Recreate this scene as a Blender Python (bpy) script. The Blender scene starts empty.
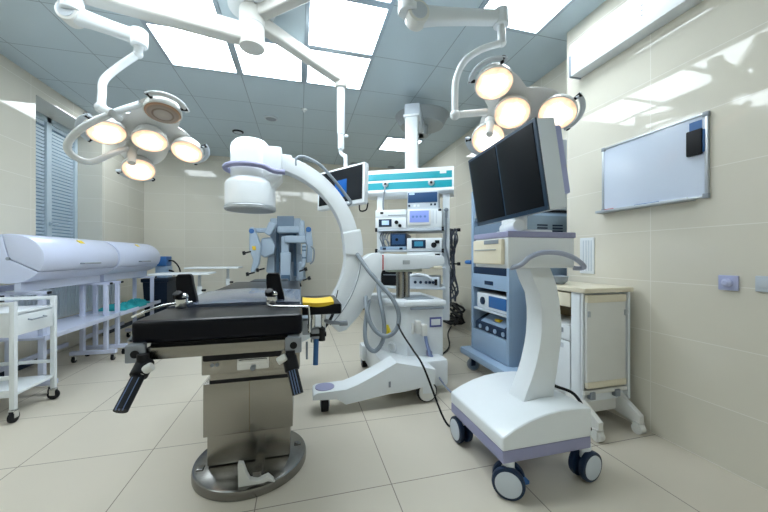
import bpy, bmesh, math, random
from mathutils import Vector, Matrix, Quaternion
random.seed(4)
PI = math.pi
sc = bpy.context.scene
COL = sc.collection

# ------------------------------------------------------------------ camera
F = 320.0; YAW = math.radians(14.7); CX, CY = 384.0, 256.0; H = 1.07
cs, sn = math.cos(YAW), math.sin(YAW)
cam_d = bpy.data.cameras.new('camera'); cam = bpy.data.objects.new('camera', cam_d); COL.objects.link(cam)
cam_d.sensor_fit = 'HORIZONTAL'; cam_d.sensor_width = 36.0; cam_d.lens = F / 768 * 36
cam_d.clip_start = 0.02; cam_d.clip_end = 60
cam.location = (0, 0, H); cam.rotation_euler = (PI / 2, 0, -YAW)
sc.camera = cam

# measuring helpers: a sight line of the photograph met with a plane of the room
def ray(x, y):
    a = (x - CX) / F; b = -(y - CY) / F
    return Vector((cs * a + sn, -sn * a + cs, b))
def onW(x, y, w): return ray(x, y) * w + Vector((0, 0, H))
def onY(x, y, Y): r = ray(x, y); return r * (Y / r.y) + Vector((0, 0, H))
def onX(x, y, X): r = ray(x, y); return r * (X / r.x) + Vector((0, 0, H))
def onZ(x, y, Z): r = ray(x, y); return r * ((Z - H) / r.z) + Vector((0, 0, H))

# ------------------------------------------------------------------ materials
MATS = {}
def nodes(m):
    m.use_nodes = True
    nt = m.node_tree
    return nt, nt.nodes['Principled BSDF']
def mat(name, col, rough=0.4, metal=0.0, coat=0.0, var=0.03, scale=8.0, bump=0.0, bscale=200.0, emit=None, es=0.0, trans=0.0, spec=0.5):
    if name in MATS: return MATS[name]
    m = bpy.data.materials.new(name); MATS[name] = m
    nt, b = nodes(m)
    N, L = nt.nodes, nt.links
    tc = N.new('ShaderNodeTexCoord')
    no = N.new('ShaderNodeTexNoise'); no.inputs['Scale'].default_value = scale; no.inputs['Detail'].default_value = 3
    L.new(tc.outputs['Object'], no.inputs['Vector'])
    mx = N.new('ShaderNodeMix'); mx.data_type = 'RGBA'
    c0 = [max(0, c * (1 - var)) for c in col]; c1 = [min(1, c * (1 + var)) for c in col]
    mx.inputs[6].default_value = (*c0, 1); mx.inputs[7].default_value = (*c1, 1)
    L.new(no.outputs['Fac'], mx.inputs[0]); L.new(mx.outputs[2], b.inputs['Base Color'])
    b.inputs['Roughness'].default_value = rough; b.inputs['Metallic'].default_value = metal
    b.inputs['Coat Weight'].default_value = coat; b.inputs['Coat Roughness'].default_value = 0.08
    b.inputs['Specular IOR Level'].default_value = spec
    if trans: b.inputs['Transmission Weight'].default_value = trans
    if emit: b.inputs['Emission Color'].default_value = (*emit, 1); b.inputs['Emission Strength'].default_value = es
    if bump:
        n2 = N.new('ShaderNodeTexNoise'); n2.inputs['Scale'].default_value = bscale
        L.new(tc.outputs['Object'], n2.inputs['Vector'])
        bp = N.new('ShaderNodeBump'); bp.inputs['Strength'].default_value = bump; bp.inputs['Distance'].default_value = 0.002
        L.new(n2.outputs['Fac'], bp.inputs['Height']); L.new(bp.outputs['Normal'], b.inputs['Normal'])
    return m

def tile_mat(name, col, grout, axes, off, size, lw, rough, var=0.05, nscale=2.5, coat=0.0, spec=0.5, dirt=0.0):
    """square tiles by world position: axes = two of 'XYZ'"""
    m = bpy.data.materials.new(name); nt, b = nodes(m); N, L = nt.nodes, nt.links
    geo = N.new('ShaderNodeNewGeometry'); sep = N.new('ShaderNodeSeparateXYZ'); L.new(geo.outputs['Position'], sep.inputs[0])
    def math_(op, a, bb=None, cc=None):
        n = N.new('ShaderNodeMath'); n.operation = op
        for i, v in enumerate((a, bb, cc)):
            if v is None: continue
            if isinstance(v, (int, float)): n.inputs[i].default_value = v
            else: L.new(v, n.inputs[i])
        return n.outputs[0]
    lines = []; ids = []
    for ax, o, s in zip(axes, off, size):
        v = math_('DIVIDE', math_('SUBTRACT', sep.outputs[ax], o), s)
        ids.append(math_('FLOOR', v))
        fr = math_('FRACT', v)
        d = math_('MULTIPLY', math_('MINIMUM', fr, math_('SUBTRACT', 1.0, fr)), s)
        lines.append(math_('LESS_THAN', d, lw / 2))
    line = math_('MAXIMUM', lines[0], lines[1])
    cmb = N.new('ShaderNodeCombineXYZ'); L.new(ids[0], cmb.inputs[0]); L.new(ids[1], cmb.inputs[1])
    wn = N.new('ShaderNodeTexWhiteNoise'); wn.noise_dimensions = '3D'; L.new(cmb.outputs[0], wn.inputs['Vector'])
    no = N.new('ShaderNodeTexNoise'); no.inputs['Scale'].default_value = nscale; no.inputs['Detail'].default_value = 6
    add = N.new('ShaderNodeVectorMath'); add.operation = 'ADD'
    sc3 = N.new('ShaderNodeVectorMath'); sc3.operation = 'SCALE'; sc3.inputs['Scale'].default_value = 7.0
    L.new(wn.outputs['Color'], sc3.inputs[0]); L.new(geo.outputs['Position'], add.inputs[0]); L.new(sc3.outputs[0], add.inputs[1])
    L.new(add.outputs[0], no.inputs['Vector'])
    f = math_('ADD', math_('MULTIPLY', no.outputs['Fac'], 0.7), math_('MULTIPLY', wn.outputs['Value'], 0.3))
    mx = N.new('ShaderNodeMix'); mx.data_type = 'RGBA'; L.new(f, mx.inputs[0])
    mx.inputs[6].default_value = (*[c * (1 - var) for c in col], 1); mx.inputs[7].default_value = (*[min(1, c * (1 + var)) for c in col], 1)
    m2 = N.new('ShaderNodeMix'); m2.data_type = 'RGBA'; L.new(line, m2.inputs[0]); L.new(mx.outputs[2], m2.inputs[6]); m2.inputs[7].default_value = (*grout, 1)
    L.new(m2.outputs[2], b.inputs['Base Color'])
    L.new(math_('ADD', math_('MULTIPLY', line, 0.5), rough), b.inputs['Roughness'])
    b.inputs['Specular IOR Level'].default_value = spec; b.inputs['Coat Weight'].default_value = coat
    return m

def srgb(r, g, b):
    f = lambda c: ((c / 255 + 0.055) / 1.055) ** 2.4 if c > 10 else c / 255 / 12.92
    return (f(r), f(g), f(b))

WHITE   = mat('white_enamel', (0.76, 0.81, 0.85), 0.28, coat=0.3)
WARMW   = mat('warm_white_plastic', (0.72, 0.73, 0.71), 0.35, coat=0.15)
CREAM   = mat('cream_laminate', (0.74, 0.69, 0.55), 0.35)
GREYPL  = mat('pale_grey_plastic', (0.55, 0.61, 0.68), 0.4)
MIDGREY = mat('mid_grey_plastic', (0.26, 0.30, 0.35), 0.4)
HOSE    = mat('grey_hose', (0.22, 0.26, 0.30), 0.45)
LAV     = mat('lavender_rubber', (0.29, 0.30, 0.47), 0.5)
ARMW    = mat('warm_grey_white_enamel', (0.52, 0.52, 0.49), 0.35)
LAVP    = mat('lavender_paint', (0.58, 0.63, 0.80), 0.32, coat=0.2)
BLACK   = mat('black_rubber', (0.006, 0.007, 0.010), 0.5, spec=0.25)
BLACKV  = mat('black_vinyl', (0.002, 0.0028, 0.007), 0.30, coat=0.06, bump=0.10, bscale=90, spec=0.16)
NAVY    = mat('navy_plastic', (0.010, 0.025, 0.060), 0.4, spec=0.3)
BLUE    = mat('blue_plastic', (0.03, 0.13, 0.36), 0.4)
VBLUE   = mat('pale_blue_paint', (0.30, 0.42, 0.58), 0.38, coat=0.15)
VDARK   = mat('deep_blue_grey_paint', (0.14, 0.20, 0.28), 0.4)
ROBOT   = mat('robot_blue_grey_shell', (0.36, 0.45, 0.56), 0.35, coat=0.2)
ROBOTD  = mat('robot_dark_panel', (0.06, 0.12, 0.20), 0.4)
TEAL    = mat('teal_stripe', (0.00, 0.31, 0.39), 0.3, coat=0.2)
STEEL   = mat('brushed_steel', (0.36, 0.345, 0.315), 0.26, metal=1.0, var=0.06, scale=3)
STEELD  = mat('worn_steel_plate', (0.24, 0.235, 0.225), 0.22, metal=1.0, var=0.12, scale=5)
CHROME  = mat('chrome', (0.70, 0.72, 0.74), 0.12, metal=1.0)
ALU     = mat('satin_aluminium', (0.50, 0.54, 0.58), 0.35, metal=0.7)
BRACKET = mat('grey_metal_bracket', (0.30, 0.33, 0.38), 0.35, metal=0.6)
PANE_F  = mat('ceiling_light_trim', (0.42, 0.50, 0.58), 0.35, metal=0.5)
YELLOW  = mat('yellow_vinyl', (0.75, 0.50, 0.02), 0.45)
YELST   = mat('yellow_sticker', (0.80, 0.62, 0.03), 0.5)
RED     = mat('red_plastic', (0.55, 0.03, 0.03), 0.4)
SCREEN  = mat('dark_glass_screen', (0.005, 0.007, 0.010), 0.35, spec=0.15)
BEZEL   = mat('navy_bezel', (0.020, 0.050, 0.095), 0.35)
LCD     = mat('lit_lcd', (0.16, 0.22, 0.50), 0.3, emit=(0.30, 0.42, 0.95), es=0.25)
LCDB    = mat('lit_dark_blue_screen', (0.012, 0.045, 0.12), 0.3, emit=(0.02, 0.10, 0.26), es=0.15)
LCDW    = mat('lit_pale_screen', (0.3, 0.42, 0.6), 0.3, emit=(0.5, 0.7, 1.0), es=0.35)
BOARD   = mat('whiteboard_enamel', (0.66, 0.74, 0.88), 0.14, var=0.01)
TEALCL  = mat('teal_drape', (0.02, 0.36, 0.40), 0.8, bump=0.4, bscale=40)
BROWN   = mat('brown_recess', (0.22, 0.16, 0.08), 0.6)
RADI    = mat('radiator_enamel', (0.66, 0.74, 0.82), 0.4)
SILVER  = mat('silver_blue_vinyl', (0.10, 0.12, 0.17), 0.22, coat=0.5)
SOCK    = mat('blue_grey_socket_plastic', (0.46, 0.50, 0.74), 0.35)
BLIND   = mat('blue_grey_blind', (0.66, 0.76, 0.84), 0.5)
WFRAME  = mat('window_frame_plastic', (0.52, 0.62, 0.70), 0.35)
PLASTER = mat('white_duct_paint', (0.74, 0.78, 0.80), 0.35)

def emis(name, col, s):
    m = bpy.data.materials.new(name); nt, b = nodes(m)
    b.inputs['Base Color'].default_value = (0.8, 0.8, 0.8, 1); b.inputs['Roughness'].default_value = 0.4
    b.inputs['Emission Color'].default_value = (*col, 1); b.inputs['Emission Strength'].default_value = s
    return m
PANEL = emis('fluorescent_diffuser', (0.86, 0.95, 1.0), 8.0)
def lamp_glass(name, s0, s1):
    """lit reflector glass: bright middle, warm ring of filter glass, faceted"""
    m = bpy.data.materials.new(name); nt, b = nodes(m); N, L = nt.nodes, nt.links
    tc = N.new('ShaderNodeTexCoord'); ln = N.new('ShaderNodeVectorMath'); ln.operation = 'LENGTH'
    at = N.new('ShaderNodeAttribute'); at.attribute_name = 'rad'
    no = N.new('ShaderNodeTexNoise'); no.inputs['Scale'].default_value = 22; L.new(tc.outputs['Object'], no.inputs['Vector'])
    ad = N.new('ShaderNodeMath'); ad.operation = 'MULTIPLY_ADD'; ad.inputs[1].default_value = 0.55; L.new(no.outputs['Fac'], ad.inputs[0]); L.new(at.outputs['Fac'], ad.inputs[2])
    r1 = N.new('ShaderNodeValToRGB'); r1.color_ramp.elements[0].position = 0.62; r1.color_ramp.elements[0].color = (1.0, 0.94, 0.88, 1)
    r1.color_ramp.elements[1].position = 1.30; r1.color_ramp.elements[1].color = (0.98, 0.62, 0.38, 1)
    e = r1.color_ramp.elements.new(0.96); e.color = (1.0, 0.82, 0.68, 1)
    r2 = N.new('ShaderNodeMapRange'); r2.inputs['From Min'].default_value = 0.75; r2.inputs['From Max'].default_value = 1.30
    r2.inputs['To Min'].default_value = s0; r2.inputs['To Max'].default_value = s1
    L.new(ad.outputs[0], r1.inputs[0]); L.new(ad.outputs[0], r2.inputs['Value'])
    b.inputs['Base Color'].default_value = (0.6, 0.5, 0.42, 1); b.inputs['Roughness'].default_value = 0.15
    L.new(r1.outputs['Color'], b.inputs['Emission Color']); L.new(r2.outputs[0], b.inputs['Emission Strength'])
    return m
GLASS_ON = lamp_glass('lit_lamp_glass', 1.7, 0.5)
GLASS_OFF0 = mat('unlit_lamp_glass', (0.30, 0.22, 0.17), 0.12, metal=0.55, var=0.5, scale=28)

def unlit_glass():
    m = bpy.data.materials.new('unlit_ringed_glass'); nt, b = nodes(m); N, L = nt.nodes, nt.links
    at = N.new('ShaderNodeAttribute'); at.attribute_name = 'rad'
    r = N.new('ShaderNodeValToRGB'); cr = r.color_ramp
    cr.elements[0].position = 0; cr.elements[0].color = (.50, .45, .42, 1); cr.elements[1].position = 1; cr.elements[1].color = (.42, .20, .10, 1)
    for p, c in ((.45, (.40, .35, .32, 1)), (.55, (.16, .10, .07, 1)), (.63, (.34, .27, .23, 1)), (.82, (.30, .22, .18, 1)), (.88, (.48, .30, .20, 1))):  # ring detail of the clear glass, its brownish reflections painted into the colour
        e = cr.elements.new(p); e.color = c
    L.new(at.outputs['Fac'], r.inputs[0]); L.new(r.outputs['Color'], b.inputs['Base Color'])
    b.inputs['Roughness'].default_value = .15; b.inputs['Coat Weight'].default_value = .5
    return m
GLASS_OFF = unlit_glass()

# ------------------------------------------------------------------ mesh builder
class MB:
    def __init__(s): s.bm = bmesh.new()
    def _take(s, t, M=None, mi=0):
        if M is not None: bmesh.ops.transform(t, matrix=M, verts=t.verts)
        for f in t.faces: f.material_index = mi
        me = bpy.data.meshes.new('tmp'); t.to_mesh(me); t.free(); s.bm.from_mesh(me); bpy.data.meshes.remove(me)
        return s
    def box(s, lo, hi, bev=0.0, M=None, mi=0, seg=2):
        t = bmesh.new(); bmesh.ops.create_cube(t, size=1)
        for v in t.verts: v.co = Vector([lo[i] + (v.co[i] + .5) * (hi[i] - lo[i]) for i in range(3)])
        if bev: bmesh.ops.bevel(t, geom=list(t.edges), offset=bev, segments=seg, profile=0.6, affect='EDGES', clamp_overlap=True)
        return s._take(t, M, mi)
    def cbox(s, c, size, bev=0.0, rot=None, mi=0, seg=2):
        h = [d / 2 for d in size]
        M = Matrix.Translation(Vector(c)) @ (rot.to_4x4() if rot is not None else Matrix.Identity(4))
        return s.box([-d for d in h], h, bev, M, mi, seg)
    def cyl(s, p0, p1, r0, r1=None, seg=24, bev=0.0, mi=0):
        p0, p1 = Vector(p0), Vector(p1); d = p1 - p0; r1 = r0 if r1 is None else r1
        t = bmesh.new(); bmesh.ops.create_cone(t, cap_ends=True, segments=seg, radius1=r0, radius2=r1, depth=d.length)
        if bev:
            ed = [e for e in t.edges if len(e.link_faces) == 2 and any(len(f.verts) > 4 for f in e.link_faces)]
            bmesh.ops.bevel(t, geom=ed, offset=bev, segments=2, profile=0.6, affect='EDGES', clamp_overlap=True)
        M = Matrix.Translation((p0 + p1) / 2) @ d.to_track_quat('Z', 'Y').to_matrix().to_4x4()
        return s._take(t, M, mi)
    def sph(s, c, r, mi=0, sc3=(1, 1, 1), seg=20):
        t = bmesh.new(); bmesh.ops.create_uvsphere(t, u_segments=seg, v_segments=seg // 2, radius=1)
        M = Matrix.Translation(Vector(c)) @ Matrix.Diagonal((r * sc3[0], r * sc3[1], r * sc3[2], 1))
        return s._take(t, M, mi)
    def lathe(s, prof, org=(0, 0, 0), axis=(0, 0, 1), seg=32, mi=0, M=None):
        t = bmesh.new(); rings = []
        for r, z in prof:
            if r < 1e-6: rings.append([t.verts.new((0, 0, z))])
            else: rings.append([t.verts.new((r * math.cos(2 * PI * k / seg), r * math.sin(2 * PI * k / seg), z)) for k in range(seg)])
        for a, b in zip(rings[:-1], rings[1:]):
            for k in range(seg):
                q = [a[k % len(a)], a[(k + 1) % len(a)], b[(k + 1) % len(b)], b[k % len(b)]]
                u = []
                for v in q:
                    if v not in u: u.append(v)
                if len(u) > 2: t.faces.new(u)
        for rg in (rings[0], rings[-1]):
            if len(rg) > 1: t.faces.new(rg)
        bmesh.ops.recalc_face_normals(t, faces=t.faces)
        if M is None: M = Matrix.Translation(Vector(org)) @ Vector(axis).to_track_quat('Z', 'Y').to_matrix().to_4x4()
        return s._take(t, M, mi)
    def prism(s, pts, d0, d1, plane='XZ', bev=0.0, mi=0, M=None, seg=2):
        """polygon pts extruded between d0 and d1 along the axis left out of plane"""
        t = bmesh.new()
        def mk(p, d):
            return {'XZ': (p[0], d, p[1]), 'YZ': (d, p[0], p[1]), 'XY': (p[0], p[1], d)}[plane]
        a = [t.verts.new(mk(p, d0)) for p in pts]; b = [t.verts.new(mk(p, d1)) for p in pts]
        n = len(pts); t.faces.new(a); t.faces.new(b[::-1])
        for i in range(n): t.faces.new((a[i], a[(i + 1) % n], b[(i + 1) % n], b[i]))
        bmesh.ops.recalc_face_normals(t, faces=t.faces)
        if bev:
            ed = [e for e in t.edges if e.calc_face_angle(0) > 0.5]
            bmesh.ops.bevel(t, geom=ed, offset=bev, segments=seg, profile=0.6, affect='EDGES', clamp_overlap=True)
        return s._take(t, M, mi)
    def tube(s, pts, r, smooth=0, closed=False, seg=12, mi=0, flat=None):
        pts = [Vector(p) for p in pts]
        if smooth:
            out = []; n = len(pts); m = n if closed else n - 1
            for i in range(m):
                g = lambda k: pts[k % n] if closed else pts[min(max(k, 0), n - 1)]
                p0, p1, p2, p3 = g(i - 1), g(i), g(i + 1), g(i + 2)
                for k in range(smooth):
                    u = k / smooth
                    out.append(0.5 * ((2 * p1) + (p2 - p0) * u + (2 * p0 - 5 * p1 + 4 * p2 - p3) * u * u + (3 * p1 - p0 - 3 * p2 + p3) * u ** 3))
            if not closed: out.append(pts[-1])
            pts = out
        t = bmesh.new(); n = len(pts); rings = []
        tan0 = (pts[1] - pts[0]).normalized()
        up = Vector((0, 0, 1)) if abs(tan0.z) < 0.9 else Vector((1, 0, 0))
        side = tan0.cross(up).normalized()
        for i, p in enumerate(pts):
            if closed: tg = (pts[(i + 1) % n] - pts[i - 1]).normalized()
            else: tg = (pts[min(i + 1, n - 1)] - pts[max(i - 1, 0)]).normalized()
            side = (side - tg * side.dot(tg)).normalized(); u2 = tg.cross(side)
            rr = r[min(i * len(r) // n, len(r) - 1)] if isinstance(r, (list, tuple)) else r
            fl = flat or 1.0
            rings.append([t.verts.new(p + side * math.cos(2 * PI * k / seg) * rr + u2 * math.sin(2 * PI * k / seg) * rr * fl) for k in range(seg)])
        pairs = list(zip(rings[:-1], rings[1:])) + ([(rings[-1], rings[0])] if closed else [])
        for a, b in pairs:
            for k in range(seg): t.faces.new((a[k], a[(k + 1) % seg], b[(k + 1) % seg], b[k]))
        if not closed: t.faces.new(rings[0][::-1]); t.faces.new(rings[-1])
        bmesh.ops.recalc_face_normals(t, faces=t.faces)
        return s._take(t, None, mi)
    def loft(s, rings, mi=0, caps=True):
        t = bmesh.new(); R = [[t.verts.new(p) for p in r] for r in rings]; n = len(R[0])
        for a, b in zip(R[:-1], R[1:]):
            for k in range(n): t.faces.new((a[k], a[(k + 1) % n], b[(k + 1) % n], b[k]))
        if caps: t.faces.new(R[0][::-1]); t.faces.new(R[-1])
        bmesh.ops.recalc_face_normals(t, faces=t.faces)
        return s._take(t, None, mi)
    def build(s, name, m, parent=None, local=False, kind=None, sharp=32):
        me = bpy.data.meshes.new(name)
        if parent is not None and not local:
            r = parent
            while r.parent: r = r.parent
            bmesh.ops.translate(s.bm, verts=s.bm.verts, vec=-Vector(r.location))
        for f in s.bm.faces: f.smooth = True
        lim = math.radians(sharp)
        for e in s.bm.edges:
            if len(e.link_faces) == 2 and e.calc_face_angle(0) > lim: e.smooth = False
        s.bm.to_mesh(me); s.bm.free()
        for q in (m if isinstance(m, (list, tuple)) else [m]): me.materials.append(q)
        o = bpy.data.objects.new(name, me); COL.objects.link(o)
        if parent is not None: o.parent = parent
        if kind: o['kind'] = kind
        return o

def tag(o, label=None, cat=None, group=None, kind=None):
    if label: o['label'] = label
    if cat: o['category'] = cat
    if group: o['group'] = group
    if kind: o['kind'] = kind
    return o
def thing(name, label, cat, loc=(0, 0, 0), rz=0.0, group=None):
    o = bpy.data.objects.new(name, None); COL.objects.link(o); o.empty_display_size = 0.1
    o.location = Vector(loc); o.rotation_euler = (0, 0, rz)
    return tag(o, label, cat, group)
def copy_tree(o, parent=None):
    c = o.copy(); COL.objects.link(c)
    if parent is not None: c.parent = parent
    for ch in list(o.children): copy_tree(ch, c)
    return c
def solo(mb, name, m, loc, label, cat, group=None):
    """a thing that is one mesh: its origin moved to loc"""
    bmesh.ops.translate(mb.bm, verts=mb.bm.verts, vec=-Vector(loc))
    o = mb.build(name, m); o.location = Vector(loc)
    return tag(o, label, cat, group)
def arc(c, r, a0, a1, n, fn):
    return [fn(c[0] + r * math.cos(a0 + (a1 - a0) * k / n), c[1] + r * math.sin(a0 + (a1 - a0) * k / n)) for k in range(n + 1)]

# ------------------------------------------------------------------ room
Z_C = 2.85; X_R = 2.06; X_R2 = 2.33; Y_B = 6.26; X_L = -2.55; Y_F = -1.6
FLOORM = tile_mat('floor_tile', srgb(203, 196, 182), (0.24, 0.21, 0.18), (0, 1), (0.415, 2.04), (0.6, 0.597), 0.0045, 0.30, var=0.05, nscale=3.0, spec=0.4)
WALLX = tile_mat('wall_tile_side', srgb(221, 217, 204), (0.80, 0.78, 0.72), (1, 2), (1.47, 0.003), (0.61, 0.305), 0.004, 0.035, var=0.06, nscale=1.6, spec=0.45)
WALLY = tile_mat('wall_tile_back', srgb(221, 217, 204), (0.80, 0.78, 0.72), (0, 2), (-2.55, 0.003), (0.61, 0.305), 0.004, 0.05, var=0.06, nscale=1.6, spec=0.45)
CEILM = tile_mat('ceiling_panel', srgb(190, 206, 215), (0.25, 0.31, 0.36), (0, 1), (0.04, 2.18), (0.6, 0.6), 0.006, 0.45, var=0.02, nscale=3.0)
def struct(mb, name, m): return mb.build(name, m, kind='structure')
struct(MB().box((-3.1, Y_F - .1, -0.1), (2.6, Y_B + .1, 0)), 'floor', FLOORM)
struct(MB().box((-3.1, Y_F - .1, Z_C), (2.6, Y_B + .1, Z_C + .1)), 'ceiling', CEILM)
struct(MB().box((-3.1, Y_B, 0), (2.6, Y_B + .1, Z_C)), 'wall_back', WALLY)
struct(MB().box((-3.1, Y_F - .1, 0), (2.6, Y_F, Z_C)), 'wall_front', WALLY)
struct(MB().box((X_R, Y_F, 0), (X_R2 + .12, 2.10, Z_C)), 'wall_right', WALLX)
struct(MB().box((X_R2, 2.10, 0), (X_R2 + .12, Y_B, Z_C)), 'wall_right_far', WALLX)
wl = MB()
wl.box((-3.0, Y_F, 0), (X_L, 3.97, Z_C)); wl.box((-3.0, 5.08, 0), (X_L, Y_B, Z_C))
wl.box((-3.0, 3.97, 2.68), (X_L, 5.08, Z_C)); wl.box((-3.0, 3.97, 0), (-2.62, 5.08, 0.92))
struct(wl, 'wall_left', WALLX)
struct(MB().box((X_L, Y_F, 0), (X_L + .012, 3.97, 0.06)).box((X_L, 5.08, 0), (X_L + .012, Y_B, 0.06)), 'baseboard_left', NAVY)
struct(MB().box((X_L, Y_B - .012, 0), (X_R2, Y_B, 0.06)), 'baseboard_back', BROWN)

# window with blinds in the left recess
w1 = MB().box((-2.92, 3.97, 0.92), (-2.88, 5.08, 2.68)).build('window_1', mat('daylit_blue_grey_glass', (0.25, 0.36, 0.46), 0.15, emit=(0.45, 0.66, 0.85), es=0.05), kind='structure')
fr = MB()
for a, b in (((3.97, .92), (4.03, 2.68)), ((5.03, .92), (5.08, 2.68)), ((4.55, .92), (4.63, 2.68)), ((3.97, .92), (5.08, .98)), ((3.97, 2.61), (5.08, 2.68))):
    fr.box((-2.88, a[0], a[1]), (-2.82, b[0], b[1]), 0.006)
fr.build('window_frame', WFRAME, w1)
for y0, y1 in ((4.04, 4.545), (4.64, 5.025)):
    bl = MB()
    z = 1.0
    while z < 2.56:
        bl.prism([(-2.850, z), (-2.848, z - .001), (-2.838, z + .022), (-2.840, z + .023)], y0, y1, 'XZ'); z += 0.040
    bl.box((-2.868, y0, 2.575), (-2.842, y1, 2.61))
    bl.build('window_blind', BLIND, w1)
MB().box((-2.815, 4.575, 1.42), (-2.80, 4.605, 1.47), .004).tube([(-2.80, 4.59, 1.45), (-2.785, 4.59, 1.45), (-2.783, 4.66, 1.452)], .009, 4).build('window_handle', WFRAME, w1)
struct(MB().box((-2.9, 3.97, 0.90), (X_L + .02, 5.08, 0.925), .004), 'trim_1', WFRAME)

# duct along the top of the right wall
du = thing('wall_duct', 'white boxed duct running high along the tiled wall above the whiteboard', 'duct', (1.95, 0.2, 2.417))
MB().box((1.965, -1.55, 2.417), (X_R, 1.975, 2.655), .004).build('casing', PLASTER, du)
MB().box((1.960, 1.965, 2.412), (X_R + .0, 1.98, 2.57), .001).build('end_cap', MIDGREY, du)
for zz in (2.50, 2.53, 2.56): MB().cyl((1.966, 1.45, zz), (1.962, 1.45, zz), .004, seg=10).build('screw', MIDGREY, du)

# ------------------------------------------------------------------ ceiling lights
def light_panel(x0, y0, label):
    t = thing('ceiling_light', label, 'ceiling light', (x0 + .3, y0 + .3, Z_C), group='square ceiling light panels')
    f = MB()
    for a, b in (((0, 0), (.6, .03)), ((0, .57), (.6, .6)), ((0, .03), (.03, .57)), ((.57, .03), (.6, .57))):
        f.box((x0 + a[0], y0 + a[1], Z_C - .014), (x0 + b[0], y0 + b[1], Z_C))
    f.build('frame', PANE_F, t)
    MB().box((x0 + .03, y0 + .03, Z_C - .010), (x0 + .57, y0 + .57, Z_C - .001)).build('diffuser', PANEL, t)
for x, y, l in ((-1.16, 2.78, 'lit ceiling panel above and left of the three-armed ceiling mount, far row'),
                (-.56, 2.78, 'lit ceiling panel straight behind the white hub of the three-armed ceiling mount'),
                (.04, 2.78, 'lit ceiling panel behind the arm that carries the hanging monitor'),
                (-1.16, 2.18, 'lit ceiling panel cut by the top edge of the photo, left of the white hub'),
                (.04, 2.18, 'large bright ceiling panel to the right of the white hub'),
                (-1.16, 1.58, 'lit ceiling panel of the near row, left end, over the operating table'),
                (-.56, 1.58, 'lit ceiling panel of the near row, middle, over the operating table foot'),
                (.04, 1.58, 'lit ceiling panel of the near row, right end, over the operating table'),
                (1.24, 1.58, 'lit ceiling panel above the right surgical light, next to the tiled wall'),
                (1.24, 4.58, 'small far lit ceiling panel behind the column of the device pendant'),
                (-2.36, 4.58, 'far lit ceiling panel behind the left surgical light, near the window wall'),
                (-2.36, 1.58, 'unseen fill panel added to the ceiling by the left wall above the white trolley'),  # mirrors the right side, added out of view to brighten left and back
                (-2.36, -1.42, 'fill panel added to the ceiling next to the left wall at the unseen end of the room'),  # both end-of-room panels continue the grid, added unseen as fill light
                (1.24, -1.42, 'fill panel added to the ceiling next to the right wall at the unseen end of the room')):
    light_panel(x, y, l)
# ceiling fittings
for x, y, r, l in ((-.362, 4.36, .085, 'round grey ceiling speaker beyond the lit panels'), (*onZ(238, 131.5, Z_C)[:2], .075, 'black-rimmed round downlight above the image intensifier')):
    t = thing('ceiling_speaker' if r > .08 else 'ceiling_downlight', l, 'ceiling fitting', (x, y, Z_C))
    MB().lathe([(r, 0), (r, -.012), (r * .8, -.02), (r * .76, -.012)], (x, y, Z_C)).build('rim', GREYPL if r > .08 else BLACK, t)
    MB().cyl((x, y, Z_C - .002), (x, y, Z_C - .015), r * .78).build('grille', MIDGREY if r > .08 else GREYPL, t)
solo(MB().lathe([(.035, 0), (.035, -.008), (.012, -.02), (.012, -.035), (0, -.036)], (.05, 4.0, Z_C)), 'sprinkler_head', WHITE, (.05, 4.0, Z_C), 'tiny white sprinkler on the ceiling right of the round speaker', 'sprinkler')
for (x, y, _), l in zip([onZ(288, 159.5, Z_C), onZ(354, 163.5, Z_C), onZ(391, 167, Z_C)], ('small dark recessed downlight over the back wall behind the white arc', 'small dark recessed downlight near the hanging monitor', 'small dark recessed downlight left of the pendant column')):
    solo(MB().lathe([(.07, 0), (.07, -.01), (.05, -.016), (.05, -.004), (0, -.004)], (x, y, Z_C)), 'recessed_downlight', MIDGREY, (x, y, Z_C), l, 'downlight', 'dark recessed downlights by the back wall')

# ------------------------------------------------------------------ three-armed ceiling mount
HX, HY = -.33, 2.44
cm = thing('ceiling_mount', 'white three-armed ceiling mount whose round hub hangs amid the lit panels', 'ceiling mount', (HX, HY, Z_C))
MB().cyl((HX, HY, 2.85), (HX, HY, 2.82), .16, bev=.006).build('ceiling_flange', WHITE, cm)
MB().cyl((HX, HY, 2.82), (HX, HY, 2.545), .085, seg=40, bev=.008).build('hub', ARMW, cm)
MB().cyl((HX, HY, 2.703), (HX, HY, 2.70), .0862, seg=40).build('seam', MIDGREY, cm)
def beam(p0, p1, w, h0, h1, name='arm'):
    p0, p1 = Vector(p0), Vector(p1); d = (p1 - p0).normalized(); s = d.cross(Vector((0, 0, 1))).normalized(); u = s.cross(d)
    rings = []
    for p, h in ((p0, h0), (p1, h1)):
        ring = []
        for k in range(24):
            a = 2 * PI * k / 24; ca, sa = math.cos(a), math.sin(a)
            e = 0.35
            ring.append(p + s * (math.copysign(abs(ca) ** e, ca) * w / 2) + u * (math.copysign(abs(sa) ** e, sa) * h / 2))
        rings.append(ring)
    return MB().loft(rings)
LJ = onW(72, -2, 1.86)      # joint where the left light hangs
RJ = onW(408, -6, 1.78)
MJ = onW(341, 80, 2.80)
beam((HX - .04, HY, 2.635), (LJ.x, LJ.y, 2.635), .11, .13, .12).build('arm', ARMW, cm)
beam((HX + .05, HY + .03, 2.755), (MJ.x, MJ.y, MJ.z), .085, .10, .08).build('arm', ARMW, cm)
beam((HX + .05, HY - .02, 2.795), (RJ.x, RJ.y, 2.80), .085, .09, .085).build('arm', ARMW, cm)
MB().cyl((LJ.x, LJ.y, 2.70), (LJ.x, LJ.y, LJ.z - .0), .055, bev=.01).build('arm_end_joint', ARMW, cm)
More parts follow.
